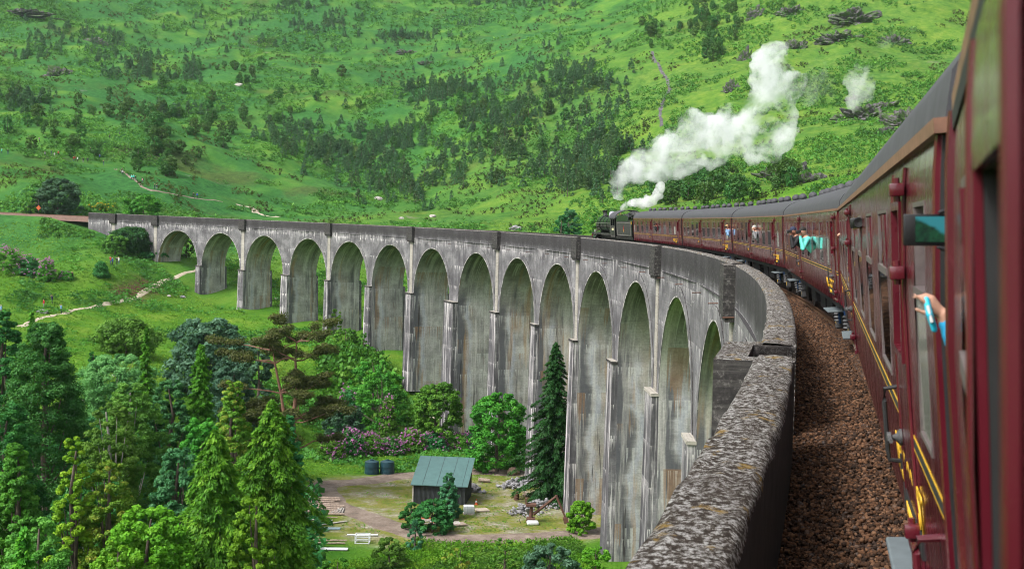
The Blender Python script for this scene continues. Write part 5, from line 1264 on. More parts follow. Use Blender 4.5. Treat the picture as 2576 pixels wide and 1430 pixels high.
# stones
def stone(name, px, py, sx, sy, sz, label, mat, seed, group, sub=3, lift=0, P=None, rz=0, cat='stone', rough_=.35):
    bm = bmesh.new(); bmesh.ops.create_icosphere(bm, subdivisions=sub, radius=1)
    for v in bm.verts:
        q = v.co*(1.4 if rough_ < .5 else 2.6)+Vector((seed*3.1, seed*1.7, 0)); n_ = mnoise.fractal(q, .8, 2.0, 4); v.co *= 1+rough_*n_; v.co.x *= sx; v.co.y *= sy; v.co.z *= sz
    me = bpy.data.meshes.new(name); bm.to_mesh(me); bm.free(); o = link(name, me, None, mat)
    p = spot(px, py) if P is None else P; o.location = (p[0], p[1], p[2]+lift); o.rotation_euler = (0, 0, YAW+rz); return tag(o, label, cat, group)
r6 = random.Random(8)
def rubble(px, py, sx, sy, n, label, mat=m_rock, h=.9):
    c = spot(px, py); mb = MB()
    for i in range(n):
        a = r6.gauss(0, .45); b = r6.gauss(0, .45); r = r6.uniform(.10, .32); M_ = Matrix.Rotation(r6.uniform(0, 6), 3, Vector((r6.random(), r6.random(), 1)).normalized())
        e = math.exp(-(a*a+b*b)*1.6); z = e*h*r6.random()
        v = [M_ @ Vector((q[0]*r*1.4, q[1]*r, q[2]*r*.6)) for q in iv]; v = [Vector((p.x+a*sx, p.y+b*sy, p.z+z+.05)) for p in v]; mb.add(v, [tuple(f) for f in if_])
    o = mb.build('rubble', mat); o.location = c; o.rotation_euler = (0, 0, YAW); tag(o, label, 'rubble', kind='stuff')
rubble(1302, 1222, 2.0, 1.8, 110, 'loose heap of grey stones near the tall pier'); rubble(1330, 1215, 1.9, 1.6, 80, 'spread of grey stones against the pier foot')
rubble(1192, 1236, 1.0, 1.0, 60, 'stacked grey stones at the shed corner'); rubble(1320, 1292, 1.7, 1.5, 70, 'pale stones around the rusty digger'); rubble(1360, 1275, 2.0, 1.4, 60, 'stones scattered behind the digger boom')
for i in range(7): stone('sandbag', 1322+i*5 % 30, 1246-(i//4)*4+i % 3, .38, .24, .14, 'bulging pale sack, number not told apart in the heap of sacks by the barrel', m_sand, i, 'heap of pale sacks', 2, .12+.1*(i//4))
for o in [x for x in bpy.data.objects if x.name.startswith('sandbag')]: o['label'] = 'bulging pale sack in the heap behind the rusty barrel'; o['category'] = 'sack'
stone('boulder', 1292, 1194, .75, .6, .55, 'brown boulder standing on the road edge beyond the yard', simple('brown_stone', (.12, .08, .06), .9, .4, 3, bump=.6), 5, None, lift=.4, cat='boulder')
o = logm(1.4, .28, 90, m_log); put(o, 1218, 1212, -.2, .25); tag(o, 'thick sawn log lying alone on the moss', 'log')
mb = MB(); rb_ = random.Random(4)
for i in range(70):
    a, b = rb_.gauss(0, 1.1), rb_.gauss(0, .5); h_ = rb_.random()*.9*math.exp(-a*a*.4); t_ = rb_.uniform(-.5, .5); L = rb_.uniform(.5, 1.3); ph = rb_.uniform(0, 6)
    mb.tube([(a-L*math.cos(ph), b-L*.5*math.sin(ph), max(.05, h_-t_*.5)), (a+L*math.cos(ph), b+L*.5*math.sin(ph), max(.05, h_+t_))], rb_.uniform(.03, .09), 5)
o = mb.build('brushwood', m_log); put(o, 1200, 1176); tag(o, 'heap of cut brushwood and branches behind the shed', 'brushwood', kind='stuff')
mb = MB(); mb.box(-.6, .6, -.4, .5, 0, .35, .12); o = mb.build('bulk_bag', m_owhite, None, True); put(o, 1340, 1318, .1); tag(o, 'slumped white bulk bag in front of the digger', 'bag')
# boulders in the meadow, rock outcrops on the hill
BL = [(710, 800, .8, 'grey boulder on the grass between two pier feet'), (425, 745, .5, 'pale stone on the bank right of the footpath'), (695, 752, .6, 'pale stone right of the second standing pier'), (460, 748, .7, 'grey stone below the first free pier'), (215, 1010, .5, 'small pale stone in the open meadow'), (290, 945, .4, 'small pale stone above the olive tree'),
      (950, 502, 1.6, 'white boulder on the hill foot behind the viaduct'), (1088, 545, 1.0, 'round pinkish boulder above the middle of the parapet'), (1298, 577, 1.6, 'dark boulder right above the parapet'), (1010, 550, .8, 'pale stone above the parapet, left of the pinkish boulder'), (108, 787, 1.1, 'dark flat boulder at the path side below a walker'), (600, 216, 2.2, 'white rock on the mid slope under a lone bush'), (240, 100, 1.2, 'white stone high on the left slope')]
m_pale = simple('pale_stone', (.42, .38, .36), .9, .3, 2, bump=.5)
for i, (x, y, s_, lb) in enumerate(BL): stone('boulder', x, y, s_, s_*.7, s_*.5, lb, m_rock if 'dark' in lb or 'grey' in lb else m_pale, i+20, 'boulders', cat='boulder', lift=s_*.15)
m_out = NT('outcrop_rock'); v_ = m_out.coord('Object'); m_out.col(m_out.mix(m_out.ramp(m_out.noise(v_, .5, 5, .7), [(.47, 0.), (.53, 1.)]), m_out.ramp(m_out.noise(v_, 1.2, 6, .75), [(.35, (.035, .03, .035)), (.65, (.19, .17, .185))]), (.05, .10, .02))); m_out.rough(.95); m_out.bump(m_out.noise(v_, 1.5, 6, .7), 1, .5); m_out = m_out.m
OC = [(1025, 133, 7, 2.2, 'long pale outcrop near the top of the middle slope'), (1075, 160, 5, 1.5, 'lower outcrop under the long pale one'), (240, 110, 8, 3, 'pale slab outcrop high on the left slope'), (150, 185, 6, 3, 'dark outcrop on the left slope below the slab'), (70, 35, 14, 2.5, 'long dark outcrop in the top left corner'), (2110, 98, 9, 3, 'large dark outcrop behind the top of the steam'), (2150, 45, 10, 3.5, 'dark outcrop highest above the steam'), (1990, 30, 6, 2.5, 'outcrop at the top edge above the gully trees'), (2245, 105, 6, 2.6, 'round outcrop with a wisp of steam across it'),
      (2170, 290, 7, 2.4, 'outcrop right of the big steam cloud'), (2285, 308, 7, 3.2, 'grey striped outcrop nearest the coach roof'), (2225, 270, 4, 1.6, 'small outcrop above the striped one'), (2150, 250, 3, 1.3, 'small outcrop under the detached puff'), (1975, 440, 6, 2.2, 'dark outcrop above the coach roofs, left one of two'), (2040, 455, 4, 1.8, 'dark outcrop above the coach roofs, right one of two'), (1900, 40, 4, 4, 'cliff on the wooded rib left of the steam'), (1875, 150, 3, 4, 'lower cliff on the wooded rib'), (1840, 225, 3, 3, 'dark rock step below the wooded rib'), (2235, 330, 3, 1.4, 'lowest small outcrop left of the coach roof'), (2000, 120, 6, 2.5, 'outcrop just above the steam column')]
for i, (x, y, a, b, lb) in enumerate(OC): stone('rock_outcrop', x, y, a, a*.6, b*1.5, lb, m_out, i+50, 'rock outcrops on the hill', 5, cat='outcrop', lift=-b*.75, rough_=.75)
# orange distance sign, fence remnants, picnic bench
sg_ = yobj('track_sign', 97, 533, 'small orange diamond sign on a post beside the far line', 'sign'); p = pt(SEND+38, 3.4, -.8)
sg_.location = at(97, 534, 292); mb = MB(); mb.tube([(0, 0, 0), (0, 0, 3.4)], .06, 6); mb.build('post', m_grey, sg_); mb = MB(); mb.add([(0, -.08, .5), (.6, -.08, 1.2), (0, -.08, 1.9), (-.6, -.08, 1.2), (0, .0, .5), (.6, .0, 1.2), (0, .0, 1.9), (-.6, .0, 1.2)], [(0, 1, 2, 3), (7, 6, 5, 4), (0, 4, 5, 1), (1, 5, 6, 2), (2, 6, 7, 3), (3, 7, 4, 0)]); mb.build('sign_board', m_oran, sg_)

# ---------------------------------------------------------------- trees and plants
def leaf_quads(C, N_, T_, ln, wd, tint, rs):
    """quads centred at C with normal N_ and long axis T_"""
    N_ = N_/np.linalg.norm(N_, axis=1, keepdims=True); T_ = T_-N_*(T_*N_).sum(1, keepdims=True); T_ /= np.linalg.norm(T_, axis=1, keepdims=True)+1e-9
    B = np.cross(N_, T_); ln = np.asarray(ln).reshape(-1, 1); wd = np.asarray(wd).reshape(-1, 1)
    V = np.stack([C-T_*ln/2, C+B*wd/2, C+T_*ln/2, C-B*wd/2], 1).reshape(-1, 3)
    return V, np.arange(len(C)*4).reshape(-1, 4), tint
def puffs(cen, rad, m, size, rs, flat=.75, tvar=.35, up=.5, ctr=None):
    n = len(cen); cen = np.repeat(cen, m, 0); rad_ = np.repeat(np.broadcast_to(rad, n), m)
    d = rs.normal(size=(n*m, 3)); d /= np.linalg.norm(d, axis=1, keepdims=True); r = rs.rand(n*m)**.45
    off = d*(r*rad_)[:, None]; off[:, 2] *= flat; C = cen+off
    N_ = d*1.0+rs.normal(size=(n*m, 3))*.55; N_[:, 2] += up
    T_ = rs.normal(size=(n*m, 3)); s_ = size*rs.uniform(.7, 1.3, n*m)
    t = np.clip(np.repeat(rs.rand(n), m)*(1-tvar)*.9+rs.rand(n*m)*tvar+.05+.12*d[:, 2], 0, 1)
    return leaf_quads(C, N_, T_, s_*1.25, s_*.8, t, rs)
def cat_(parts):
    V = []; F = []; T = []; b = 0
    for v, f, t in parts: V.append(v); F.append(f+b); T.append(t); b += len(v)
    return np.concatenate(V), np.concatenate(F), np.concatenate(T)
m_bark = simple('bark_brown', (.10, .075, .06), .9, .4, 4, bump=.6); m_barkp = simple('bark_pale', (.30, .28, .25), .85, .35, 5, bump=.4); m_barkr = simple('bark_scots_pine', (.19, .10, .065), .85, .35, 3, bump=.5)
FM = dict(
    dark=foliage('leaf_deep_green', (.012, .085, .022), (.035, .19, .042), (.07, .29, .06)), mid=foliage('leaf_green', (.030, .12, .012), (.075, .25, .024), (.14, .35, .035)),
    bright=foliage('leaf_bright_green', (.05, .17, .008), (.12, .34, .015), (.20, .44, .03)), yellow=foliage('leaf_yellow_green', (.09, .24, .012), (.21, .40, .02), (.34, .50, .03)),
    olive=foliage('leaf_olive', (.045, .14, .02), (.10, .27, .035), (.17, .38, .055)), blue=foliage('leaf_blue_green', (.018, .095, .036), (.055, .21, .08), (.13, .34, .15)),
    pale=foliage('leaf_pale_green', (.06, .17, .05), (.14, .32, .09), (.22, .42, .14)), cyp=foliage('cypress_spray', (.024, .11, .010), (.085, .27, .018), (.19, .42, .03)),
    larch=foliage('larch_needles', (.03, .14, .010), (.085, .28, .02), (.12, .33, .025)), spruce=foliage('spruce_needles', (.008, .045, .014), (.022, .10, .03), (.045, .16, .045)),
    rust=foliage('leaf_reddish_green', (.055, .17, .014), (.14, .31, .025), (.34, .34, .05)), pine=foliage('pine_needles', (.022, .045, .014), (.055, .095, .028), (.095, .13, .04)), scots=foliage('scots_needles', (.03, .04, .012), (.075, .078, .022), (.12, .12, .035)),
    silver=foliage('leaf_silver_green', (.018, .065, .036), (.065, .155, .09), (.15, .28, .18)), hill=foliage('young_pine', (.028, .076, .034), (.065, .15, .062), (.11, .21, .08), hue=.03), birch=foliage('hill_birch', (.022, .075, .018), (.05, .14, .03), (.09, .20, .05), hue=.03))
m_pink = foliage('rhododendron_blossom', (.30, .08, .26), (.48, .17, .42), (.62, .32, .55), hue=.0); m_gorse = foliage('gorse_flower', (.5, .35, .01), (.7, .5, .02), hue=0)
def base_for(px, py_top, dist, gx=None):
    top = at(px, py_top, dist); z = g1(top[0], top[1]); return top, z
def broadleaf(px, py, dist, wpx, kind, label, group='broadleaved trees below the viaduct', seed=0, npuff=200, m=95, leaf=.30, shape='round', bark=None, low=.12, lobes=.25, name='broadleaf_tree', cat='tree', flat=.7, ptr=None):
    rs_ = np.random.RandomState(seed+100); top, z0 = base_for(px, py, dist); H = top[2]-z0; Rr = wpx*dist/F_/2
    if H < 1: H = 1.5
    root = empty(name, (top[0], top[1], z0), rs_.rand()*6, label, cat, group)
    n = npuff; u = rs_.rand(n); th = rs_.rand(n)*2*math.pi
    zc = low*H+(1-low)*H*(u**.85)*.98
    t = (zc-low*H)/((1-low)*H)
    if shape == 'round': prof = np.sqrt(np.clip(1-(1.75*t-.75)**2*.96, .03, 1)) if True else 0
    elif shape == 'cone': prof = np.clip(1.03-t, 0.04, 1)**.62*np.clip(.6+t*3, 0, 1)
    elif shape == 'ovoid': prof = np.clip(np.sin(np.pi*np.clip(t*.80+.16, 0, 1)), .08, 1)**.6
    else: prof = np.clip(1.02-t**1.6, .1, 1)
    lob = 1+lobes*(fbm(th*1.3+seed, t*3.1, 2, seed)-.5)*3
    rr_ = Rr*prof*lob*rs_.uniform(.35, 1, n)**.45
    cen = np.stack([rr_*np.cos(th), rr_*np.sin(th), zc-.04*H*(rr_/Rr)], 1)
    pr = (ptr or .19)*Rr*rs_.uniform(.6, 1.25, n)*np.clip(prof+.2, .35, 1)
    V_, F__, T = puffs(cen, pr, m, leaf, rs_, flat)
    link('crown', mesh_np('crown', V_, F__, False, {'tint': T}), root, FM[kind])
    mb = MB(); rd = random.Random(seed); tr = .022*H+.05
    path = [Vector((rd.uniform(-.02, .02)*H*(i > 0), rd.uniform(-.02, .02)*H*(i > 0), H*.93*i/6-.5*(i == 0))) for i in range(7)]
    mb.tube(path, [tr*(1-.85*i/6) for i in range(7)], 8)
    for k in range(min(14, n)):
        c = Vector(cen[rd.randrange(n)]); f = min(5, max(1, int(6*c.z/H*.7))); a = path[f]; mdl = a.lerp(c, .5)+Vector((0, 0, -.03*H)); mb.tube([a, mdl, c], [tr*.22, tr*.13, tr*.05], 5)
    mb.build('trunk', bark or m_bark, root, True)
    return root
def conifer(px, py, dist, wpx, kind, label, group='conifers below the viaduct', seed=0, nb=230, droop=.55, spray=.5, per=16, dens=7, pw=.85, bark=None, name='conifer_tree', low=.03, wf=.34):
    rs_ = np.random.RandomState(seed+300); top, z0 = base_for(px, py, dist); H = top[2]-z0; Rr = wpx*dist/F_/2*1.55
    root = empty(name, (top[0], top[1], z0), rs_.rand()*6, label, 'tree', group)
    parts = []; mb = MB(); rd = random.Random(seed)
    C = []; N_ = []; T_ = []; TI = []
    for b in range(nb):
        f = (b+rs_.rand())/nb; f = 1-(1-f)**1.0; z = H*(low+(1-low)*(f**.9)); L = Rr*((1-f)**pw)*rs_.choice([.7, .85, 1.0, 1.2])*rs_.uniform(.85, 1.1)+.12; th = b*2.399+rs_.rand()*.5
        L *= .8+.5*vn(math.cos(th)*1.5+seed, z*.35, seed)
        n = max(3, int(dens*L/Rr*2)+2); u = np.linspace(.12, 1, n); tint0 = rs_.rand()*.6
        rad = L*u; zz = z+L*(.22*u-droop*u**2*1.05); P = np.stack([rad*math.cos(th), rad*math.sin(th), zz], 1)
        if b % 3 == 0: mb.tube([P[0]*np.array([0, 0, 1]), P[n//2], P[-1]], [.012*H*(1-f)+.015, .02, .008], 4)
        k = per; Pp = np.repeat(P, k, 0); w_ = np.repeat(u, k); side = (rs_.rand(n*k)-.5)*2; sp = wf*L*(1-.72*w_)*side
        perp = np.array([-math.sin(th), math.cos(th), 0]); outv = np.array([math.cos(th), math.sin(th), 0])
        Q = Pp+perp*sp[:, None]+outv*(np.abs(sp)*-.25)[:, None]; Q[:, 2] -= np.abs(sp)*.35+rs_.rand(n*k)*.22*spray+.0; Q += rs_.normal(size=Q.shape)*.06
        C.append(Q); tt = outv*.8+perp*side[:, None]*.9+rs_.normal(size=Q.shape)*.25; tt[:, 2] -= .55+droop*.6; T_.append(tt)
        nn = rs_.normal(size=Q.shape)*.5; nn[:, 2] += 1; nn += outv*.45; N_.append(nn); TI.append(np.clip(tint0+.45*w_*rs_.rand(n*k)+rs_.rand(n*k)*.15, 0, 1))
    C = np.concatenate(C); n = len(C); sz = spray*rs_.uniform(.6, 1.25, n)
    V_, F__, T = leaf_quads(C, np.concatenate(N_), np.concatenate(T_), sz, sz*.34, np.concatenate(TI), rs_)
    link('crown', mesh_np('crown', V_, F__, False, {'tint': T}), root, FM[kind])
    mb.tube([(0, 0, -.5), (0, 0, H*.5), (0, 0, H*.985)], [.016*H+.04, .010*H+.02, .012], 8); mb.build('trunk', bark or m_bark, root, True)
    return root
def scots(px, py, dist, seed=3):
    rs_ = np.random.RandomState(seed); top, z0 = base_for(px, py, dist); H = top[2]-z0
    root = empty('scots_pine', (top[0], top[1], z0), YAW, 'gnarled old pine with bare orange limbs and dark flat needle tufts', 'tree')
    mb = MB(); rd = random.Random(seed); cen = []
    tr = [Vector((.0, 0, -.5)), Vector((.15, 0, H*.25)), Vector((-.1, .1, H*.45)), Vector((.3, 0, H*.65)), Vector((.1, 0, H*.82)), Vector((.2, 0, H*.93))]
    mb.tube(tr, [.34, .30, .26, .20, .13, .06], 9)
    tw = [Vector((.15, 0, H*.28)), Vector((-1.0, .2, H*.45)), Vector((-1.5, .3, H*.62)), Vector((-2.2, .2, H*.80)), Vector((-2.4, 0, H*.88))]; mb.tube(tw, [.2, .19, .16, .11, .05], 8)
    for k in range(46):
        base = rd.choice(tr[2:]+tw[1:]+tr[1:4]+tw[:2]); side = rd.uniform(0, 6.28); L = rd.uniform(2.2, 6.0); q = Vector((math.cos(side)*1.15, math.sin(side)*.9, 0))
        p = base.copy(); pts_ = [p.copy()]; 
        for j in range(5): p = p+q*L/5+Vector((rd.uniform(-.35, .35), rd.uniform(-.3, .3), rd.uniform(-.15, .62))); pts_.append(p.copy())
        mb.tube(pts_, [.10, .085, .07, .05, .035, .015], 5)
        if rd.random() < .92 or base.z > H*.6:
            for j in (3, 4, 5, 5):
                for _ in range(3): cen.append(pts_[j]+Vector((rd.uniform(-.6, .6), rd.uniform(-.6, .6), rd.uniform(.0, .45))))
    mb.build('trunk', m_barkr, root, True)
    cen = np.array([c[:] for c in cen]); V_, F__, T = puffs(cen, rs_.uniform(.45, .95, len(cen)), 150, .16, rs_, .62, up=.6); link('crown', mesh_np('crown', V_, F__, False, {'tint': T}), root, FM['scots'])
scots(742, 832, 124)
T_L = [
 # px, py, dist, width, kind, shape, label, low, leaf
 (118, 800, 96, 255, 'dark', 'cone', 'tall wide deep green tree filling the left side of the wood', .05, .26, 420),
 (8, 770, 104, 150, 'dark', 'cone', 'deep green tree cut by the left edge of the picture', .05, .28, 260),
 (318, 800, 158, 150, 'olive', 'round', 'dull olive round tree at the edge of the meadow', .06, .26, 200),
 (520, 796, 150, 190, 'silver', 'round', 'big round blue green tree in front of the piers', .04, .34, 340),
 (650, 858, 146, 92, 'silver', 'round', 'smaller grey green bush right of the big round tree', .04, .3, 130),
 (292, 888, 128, 145, 'pale', 'round', 'pale green round tree above the birches', .06, .28, 240),
 (235, 880, 134, 34, 'dark', 'ovoid', 'small dark tree left of the pale green one', .04, .26, 60),
 (332, 951, 92, 125, 'olive', 'ovoid', 'tall olive birch in the middle of the wood', .05, .20, 300),
 (277, 1000, 88, 110, 'olive', 'ovoid', 'slender olive birch with a pale stem, left of the taller one', .05, .20, 260),
 (428, 946, 102, 92, 'blue', 'ovoid', 'blue green tree left of the bright larch', .05, .26, 200),
 (588, 946, 89, 125, 'rust', 'cone', 'tall pointed tree tinged rusty orange at the tip', .05, .22, 330),
 (585, 915, 128, 110, 'silver', 'round', 'grey green bushy tree behind the rusty tipped one', .04, .28, 200),
 (511, 1040, 84, 110, 'mid', 'ovoid', 'fresh green maple left of the rusty tipped tree', .05, .28, 240),
 (451, 1112, 76, 105, 'blue', 'ovoid', 'blue green maple with broad leaves in the centre of the wood', .05, .27, 240),
 (728, 1032, 92, 84, 'dark', 'cone', 'dark green tree on the right edge of the wood', .05, .27, 260),
 (184, 1086, 68, 118, 'yellow', 'cone', 'thin yellow leaved tree in the lower left', .10, .26, 150),
 (41, 1100, 70, 150, 'mid', 'cone', 'broad green tree in the lower left corner', .05, .27, 300),
 (272, 1142, 69, 115, 'rust', 'ovoid', 'small olive tree with reddish tips beside the yellow one', .06, .20, 230),
 (372, 1262, 62, 185, 'bright', 'round', 'bright fresh green maple at the bottom of the wood', .05, .27, 300),
 (300, 1345, 58, 120, 'bright', 'round', 'low bright maple at the bottom edge, left of the larger', .05, .26, 170),
 (90, 1290, 62, 150, 'olive', 'round', 'dull thin tree low in the left corner', .05, .22, 150),
 (20, 1000, 84, 140, 'dark', 'round', 'deep green tree at the left edge below the tallest', .05, .28, 220),
 (230, 1180, 84, 150, 'dark', 'round', 'shaded deep green tree between the yellow one and the birches', .05, .28, 200),
 (640, 1230, 64, 96, 'bright', 'round', 'small bright maple between the two big conifers', .05, .24, 190),
 (1100, 958, 160, 125, 'mid', 'round', 'spreading green tree before the thick double pier', .06, .28, 200),
 (1255, 985, 143, 145, 'mid', 'round', 'fresh green round tree between two tall piers', .04, .28, 240),
 (1130, 1186, 117, 62, 'blue', 'cone', 'narrow blue green tree growing by the shed wall', .05, .22, 150),
 (1465, 1256, 112, 68, 'bright', 'round', 'bright round bush at the foot of a tall pier', .02, .20, 110),
 (870, 1012, 158, 105, 'silver', 'round', 'grey green bush behind the rhododendrons', .02, .28, 130),
 (940, 900, 175, 120, 'mid', 'round', 'low green bush on the slope below the piers', .02, .28, 90),
 (960, 930, 168, 130, 'mid', 'round', 'wide green thicket left of the tall pier', .02, .28, 110),
 (845, 775, 205, 34, 'mid', 'ovoid', 'slender young tree against a pier side', .05, .24, 50),
 (915, 835, 195, 30, 'mid', 'ovoid', 'young green tree at the pier foot', .05, .24, 40),
 (870, 825, 198, 70, 'mid', 'round', 'green bush beside the young trees at the pier foot', .02, .24, 60),
 (335, 572, 268, 105, 'spruce', 'round', 'dark olive tree filling the first arch', .02, .34, 200),
 (290, 590, 262, 60, 'olive', 'round', 'loose olive bush left of the dark tree in the arch', .02, .30, 70),
 (395, 640, 268, 70, 'dark', 'round', 'low dark bush beneath the second arch', .02, .30, 70),
 (470, 600, 275, 40, 'mid', 'round', 'green bush seen through the second arch', .02, .30, 50),
 (148, 448, 300, 98, 'silver', 'round', 'dark round tree standing above the far line', .03, .42, 200),
 (90, 490, 296, 50, 'spruce', 'round', 'small dark bush left of the round tree', .03, .4, 60),
 (70, 510, 296, 40, 'mid', 'round', 'little green bush beside the orange sign', .03, .4, 40),
 (360, 488, 310, 90, 'mid', 'round', 'pale loose ash tree behind the viaduct end', .05, .4, 90),
 (1432, 522, 245, 52, 'blue', 'ovoid', 'leafy birch clump left of the locomotive', .03, .36, 110),
 (1412, 538, 243, 46, 'dark', 'round', 'darker bush of the clump left of the locomotive', .03, .36, 80),
 (1503, 535, 250, 36, 'mid', 'ovoid', 'small light green tree just left of the chimney', .03, .36, 50),
 (240, 1040, 110, 160, 'dark', 'round', 'deep green tree behind the birches', .05, .3, 170),
 (668, 1190, 78, 110, 'dark', 'round', 'dark leafy tree behind the right conifer', .05, .28, 170),
 (1035, 1262, 112, 50, 'dark', 'round', 'dark bush against the shed front', .02, .2, 70),
 (1090, 1255, 111, 100, 'dark', 'round', 'wide dark green bush hugging the shed', .02, .2, 130),
 (1045, 1305, 104, 46, 'blue', 'cone', 'small grey green sapling on the road edge', .02, .18, 60),
 (1385, 1370, 90, 160, 'silver', 'round', 'low grey green bush in the bottom meadow', .0, .2, 120),
 (980, 1352, 98, 90, 'olive', 'round', 'straggly olive shrub at the near edge of the road', .0, .16, 60),
 (1160, 1372, 92, 110, 'rust', 'round', 'low reddish tinged shrub in the bottom meadow', .0, .16, 60),
 (1270, 1350, 96, 70, 'mid', 'round', 'low fresh green shrub beside the lower road', .0, .16, 50),
 (1500, 1372, 96, 80, 'bright', 'round', 'bright low shrub left of the front pier foot', .0, .16, 60),
 (850, 1400, 84, 120, 'mid', 'round', 'green shrub beside the wood at the bottom edge', .0, .18, 80),
]
for i, (px, py, d, w, k, sh_, lb, low, lf, n) in enumerate(T_L):
    near = d < 130 and px < 800
    if near: w = w*1.38; n = int(n*1.35); lf = lf*.60
    broadleaf(px, py, d, w, k, lb, 'trees and bushes around the viaduct', i, n, 210 if near else 100, lf, sh_, m_barkp if 'birch' in lb else None, low, .28, 'bush' if 'bush' in lb or 'thicket' in lb else 'broadleaf_tree', 'bush' if 'bush' in lb or 'thicket' in lb else 'tree')
conifer(506, 868, 104, 80, 'larch', 'bright green narrow larch rising above the wood', seed=1, nb=300, droop=.35, spray=.34, per=18, pw=.7)
conifer(369, 818, 116, 46, 'larch', 'spindly larch with bare leader left of the bright one', seed=2, nb=110, droop=.5, spray=.5, per=8, pw=.9)
conifer(80, 786, 118, 60, 'larch', 'yellow green larch top behind the deep green tree', seed=3, nb=120, droop=.5, spray=.5, per=9, pw=.8)
conifer(684, 1008, 73, 250, 'cyp', 'large drooping green conifer, right one of the big pair', seed=4, nb=400, droop=.62, spray=.34, per=34, dens=10, pw=.75, wf=.42)
conifer(541, 1085, 67, 275, 'cyp', 'large drooping green conifer, left one of the big pair', seed=5, nb=400, droop=.62, spray=.34, per=34, dens=10, pw=.75, wf=.42)
conifer(1398, 862, 126, 112, 'spruce', 'dark tall spruce standing against a viaduct pier', seed=6, nb=260, droop=.45, spray=.42, per=20, pw=.8, low=.03)
conifer(60, 1330, 55, 100, 'cyp', 'small conifer at the bottom left corner', seed=7, nb=120, droop=.5, spray=.4, per=12)
# rhododendrons: bush > foliage, blossom
def rhodo(px, py, dist, wpx, hpx, label, seed, pink=.5, group='rhododendrons in blossom', foli='dark'):
    rs_ = np.random.RandomState(seed+900); top, z0 = base_for(px, py, dist); H = max(1.5, top[2]-z0); Rr = wpx*dist/F_/2
    root = empty('rhododendron_bush', (top[0], top[1], z0), 0, label, 'bush', group)
    n = 110; d = rs_.normal(size=(n, 3)); d /= np.linalg.norm(d, axis=1, keepdims=True); d[:, 2] = np.abs(d[:, 2]); r = rs_.uniform(.55, 1, n)**.5
    cen = d*np.stack([r*Rr*.9, r*Rr*.7, r*H*.9], 1); V_, F__, T = puffs(cen, rs_.uniform(.4, .8, n), 70, .24, rs_, .8)
    link('foliage', mesh_np('foliage', V_, F__, False, {'tint': T}), root, FM[foli])
    m_ = int(150*pink); dd = rs_.normal(size=(m_, 3)); dd[:, 2] = np.abs(dd[:, 2])+.1; dd /= np.linalg.norm(dd, axis=1, keepdims=True); c2 = dd*np.array([Rr*1.02, Rr*.85, H*1.0])*rs_.uniform(.9, 1.08, m_)[:, None]
    V_, F__, T = puffs(c2, rs_.uniform(.12, .3, m_), 12, .16, rs_, .8); link('blossom', mesh_np('blossom', V_, F__, False, {'tint': T}), root, m_pink); tag(root.children[-1], kind='stuff')
RH = [(835, 1092, 132, 70, .8, 'left end bush of the rhododendron hedge, heavy with dark pink'), (880, 1075, 135, 80, .9, 'second rhododendron from the hedge left end'), (930, 1085, 138, 80, .9, 'rhododendron right behind the left water tank'), (985, 1100, 139, 70, 1., 'rhododendron behind the right water tank'), (1035, 1078, 142, 80, .8, 'rhododendron behind the left corner of the shed'), (1090, 1082, 144, 80, .7, 'rhododendron behind the shed roof'), (1145, 1088, 145, 75, .5, 'sparse rhododendron behind the shed right corner'), (1190, 1076, 146, 70, .9, 'tall rhododendron right of the shed with pink crown'), (1265, 1095, 140, 80, .25, 'green rhododendron with few flowers left of the pier'), (1300, 1110, 138, 60, .3, 'last rhododendron by the pier with scattered flowers'),
      (20, 618, 236, 110, 1., 'bright pink rhododendron at the left edge of the knoll'), (75, 640, 236, 80, .5, 'rhododendron right of the bright pink one'), (118, 648, 234, 50, .8, 'small rhododendron with pink on its right side'), (255, 655, 240, 40, .0, 'small bush behind the people on the knoll'), (165, 680, 236, 36, .6, 'little leaning rhododendron near the lone person'), (875, 962, 158, 60, .4, 'faintly flowering rhododendron under the old pine'), (978, 985, 160, 46, .4, 'rhododendron with a pink top above the gravel path')]
for i, (px, py, d, w, pk, lb) in enumerate(RH): rhodo(px, py, d+(14 if i < 10 else 0), w, 60, lb, i, pk, foli='dark' if i % 2 else 'mid')
rs_ = np.random.RandomState(77)
gr = empty('gorse_bush', tuple(spot(258, 530)), 0, 'gorse bush with yellow flowers behind the viaduct end', 'bush'); c = rs_.normal(size=(40, 3))*np.array([2.6, 1.0, .5])+np.array([0, 0, 1.0])
V_, F__, T = puffs(c, .5, 40, .3, rs_); link('foliage', mesh_np('foliage', V_, F__, False, {'tint': T}), gr, FM['olive']); V_, F__, T = puffs(c[:24]+np.array([0, 0, .35]), .35, 26, .26, rs_); link('blossom', mesh_np('blossom', V_, F__, False, {'tint': T}), gr, m_gorse)

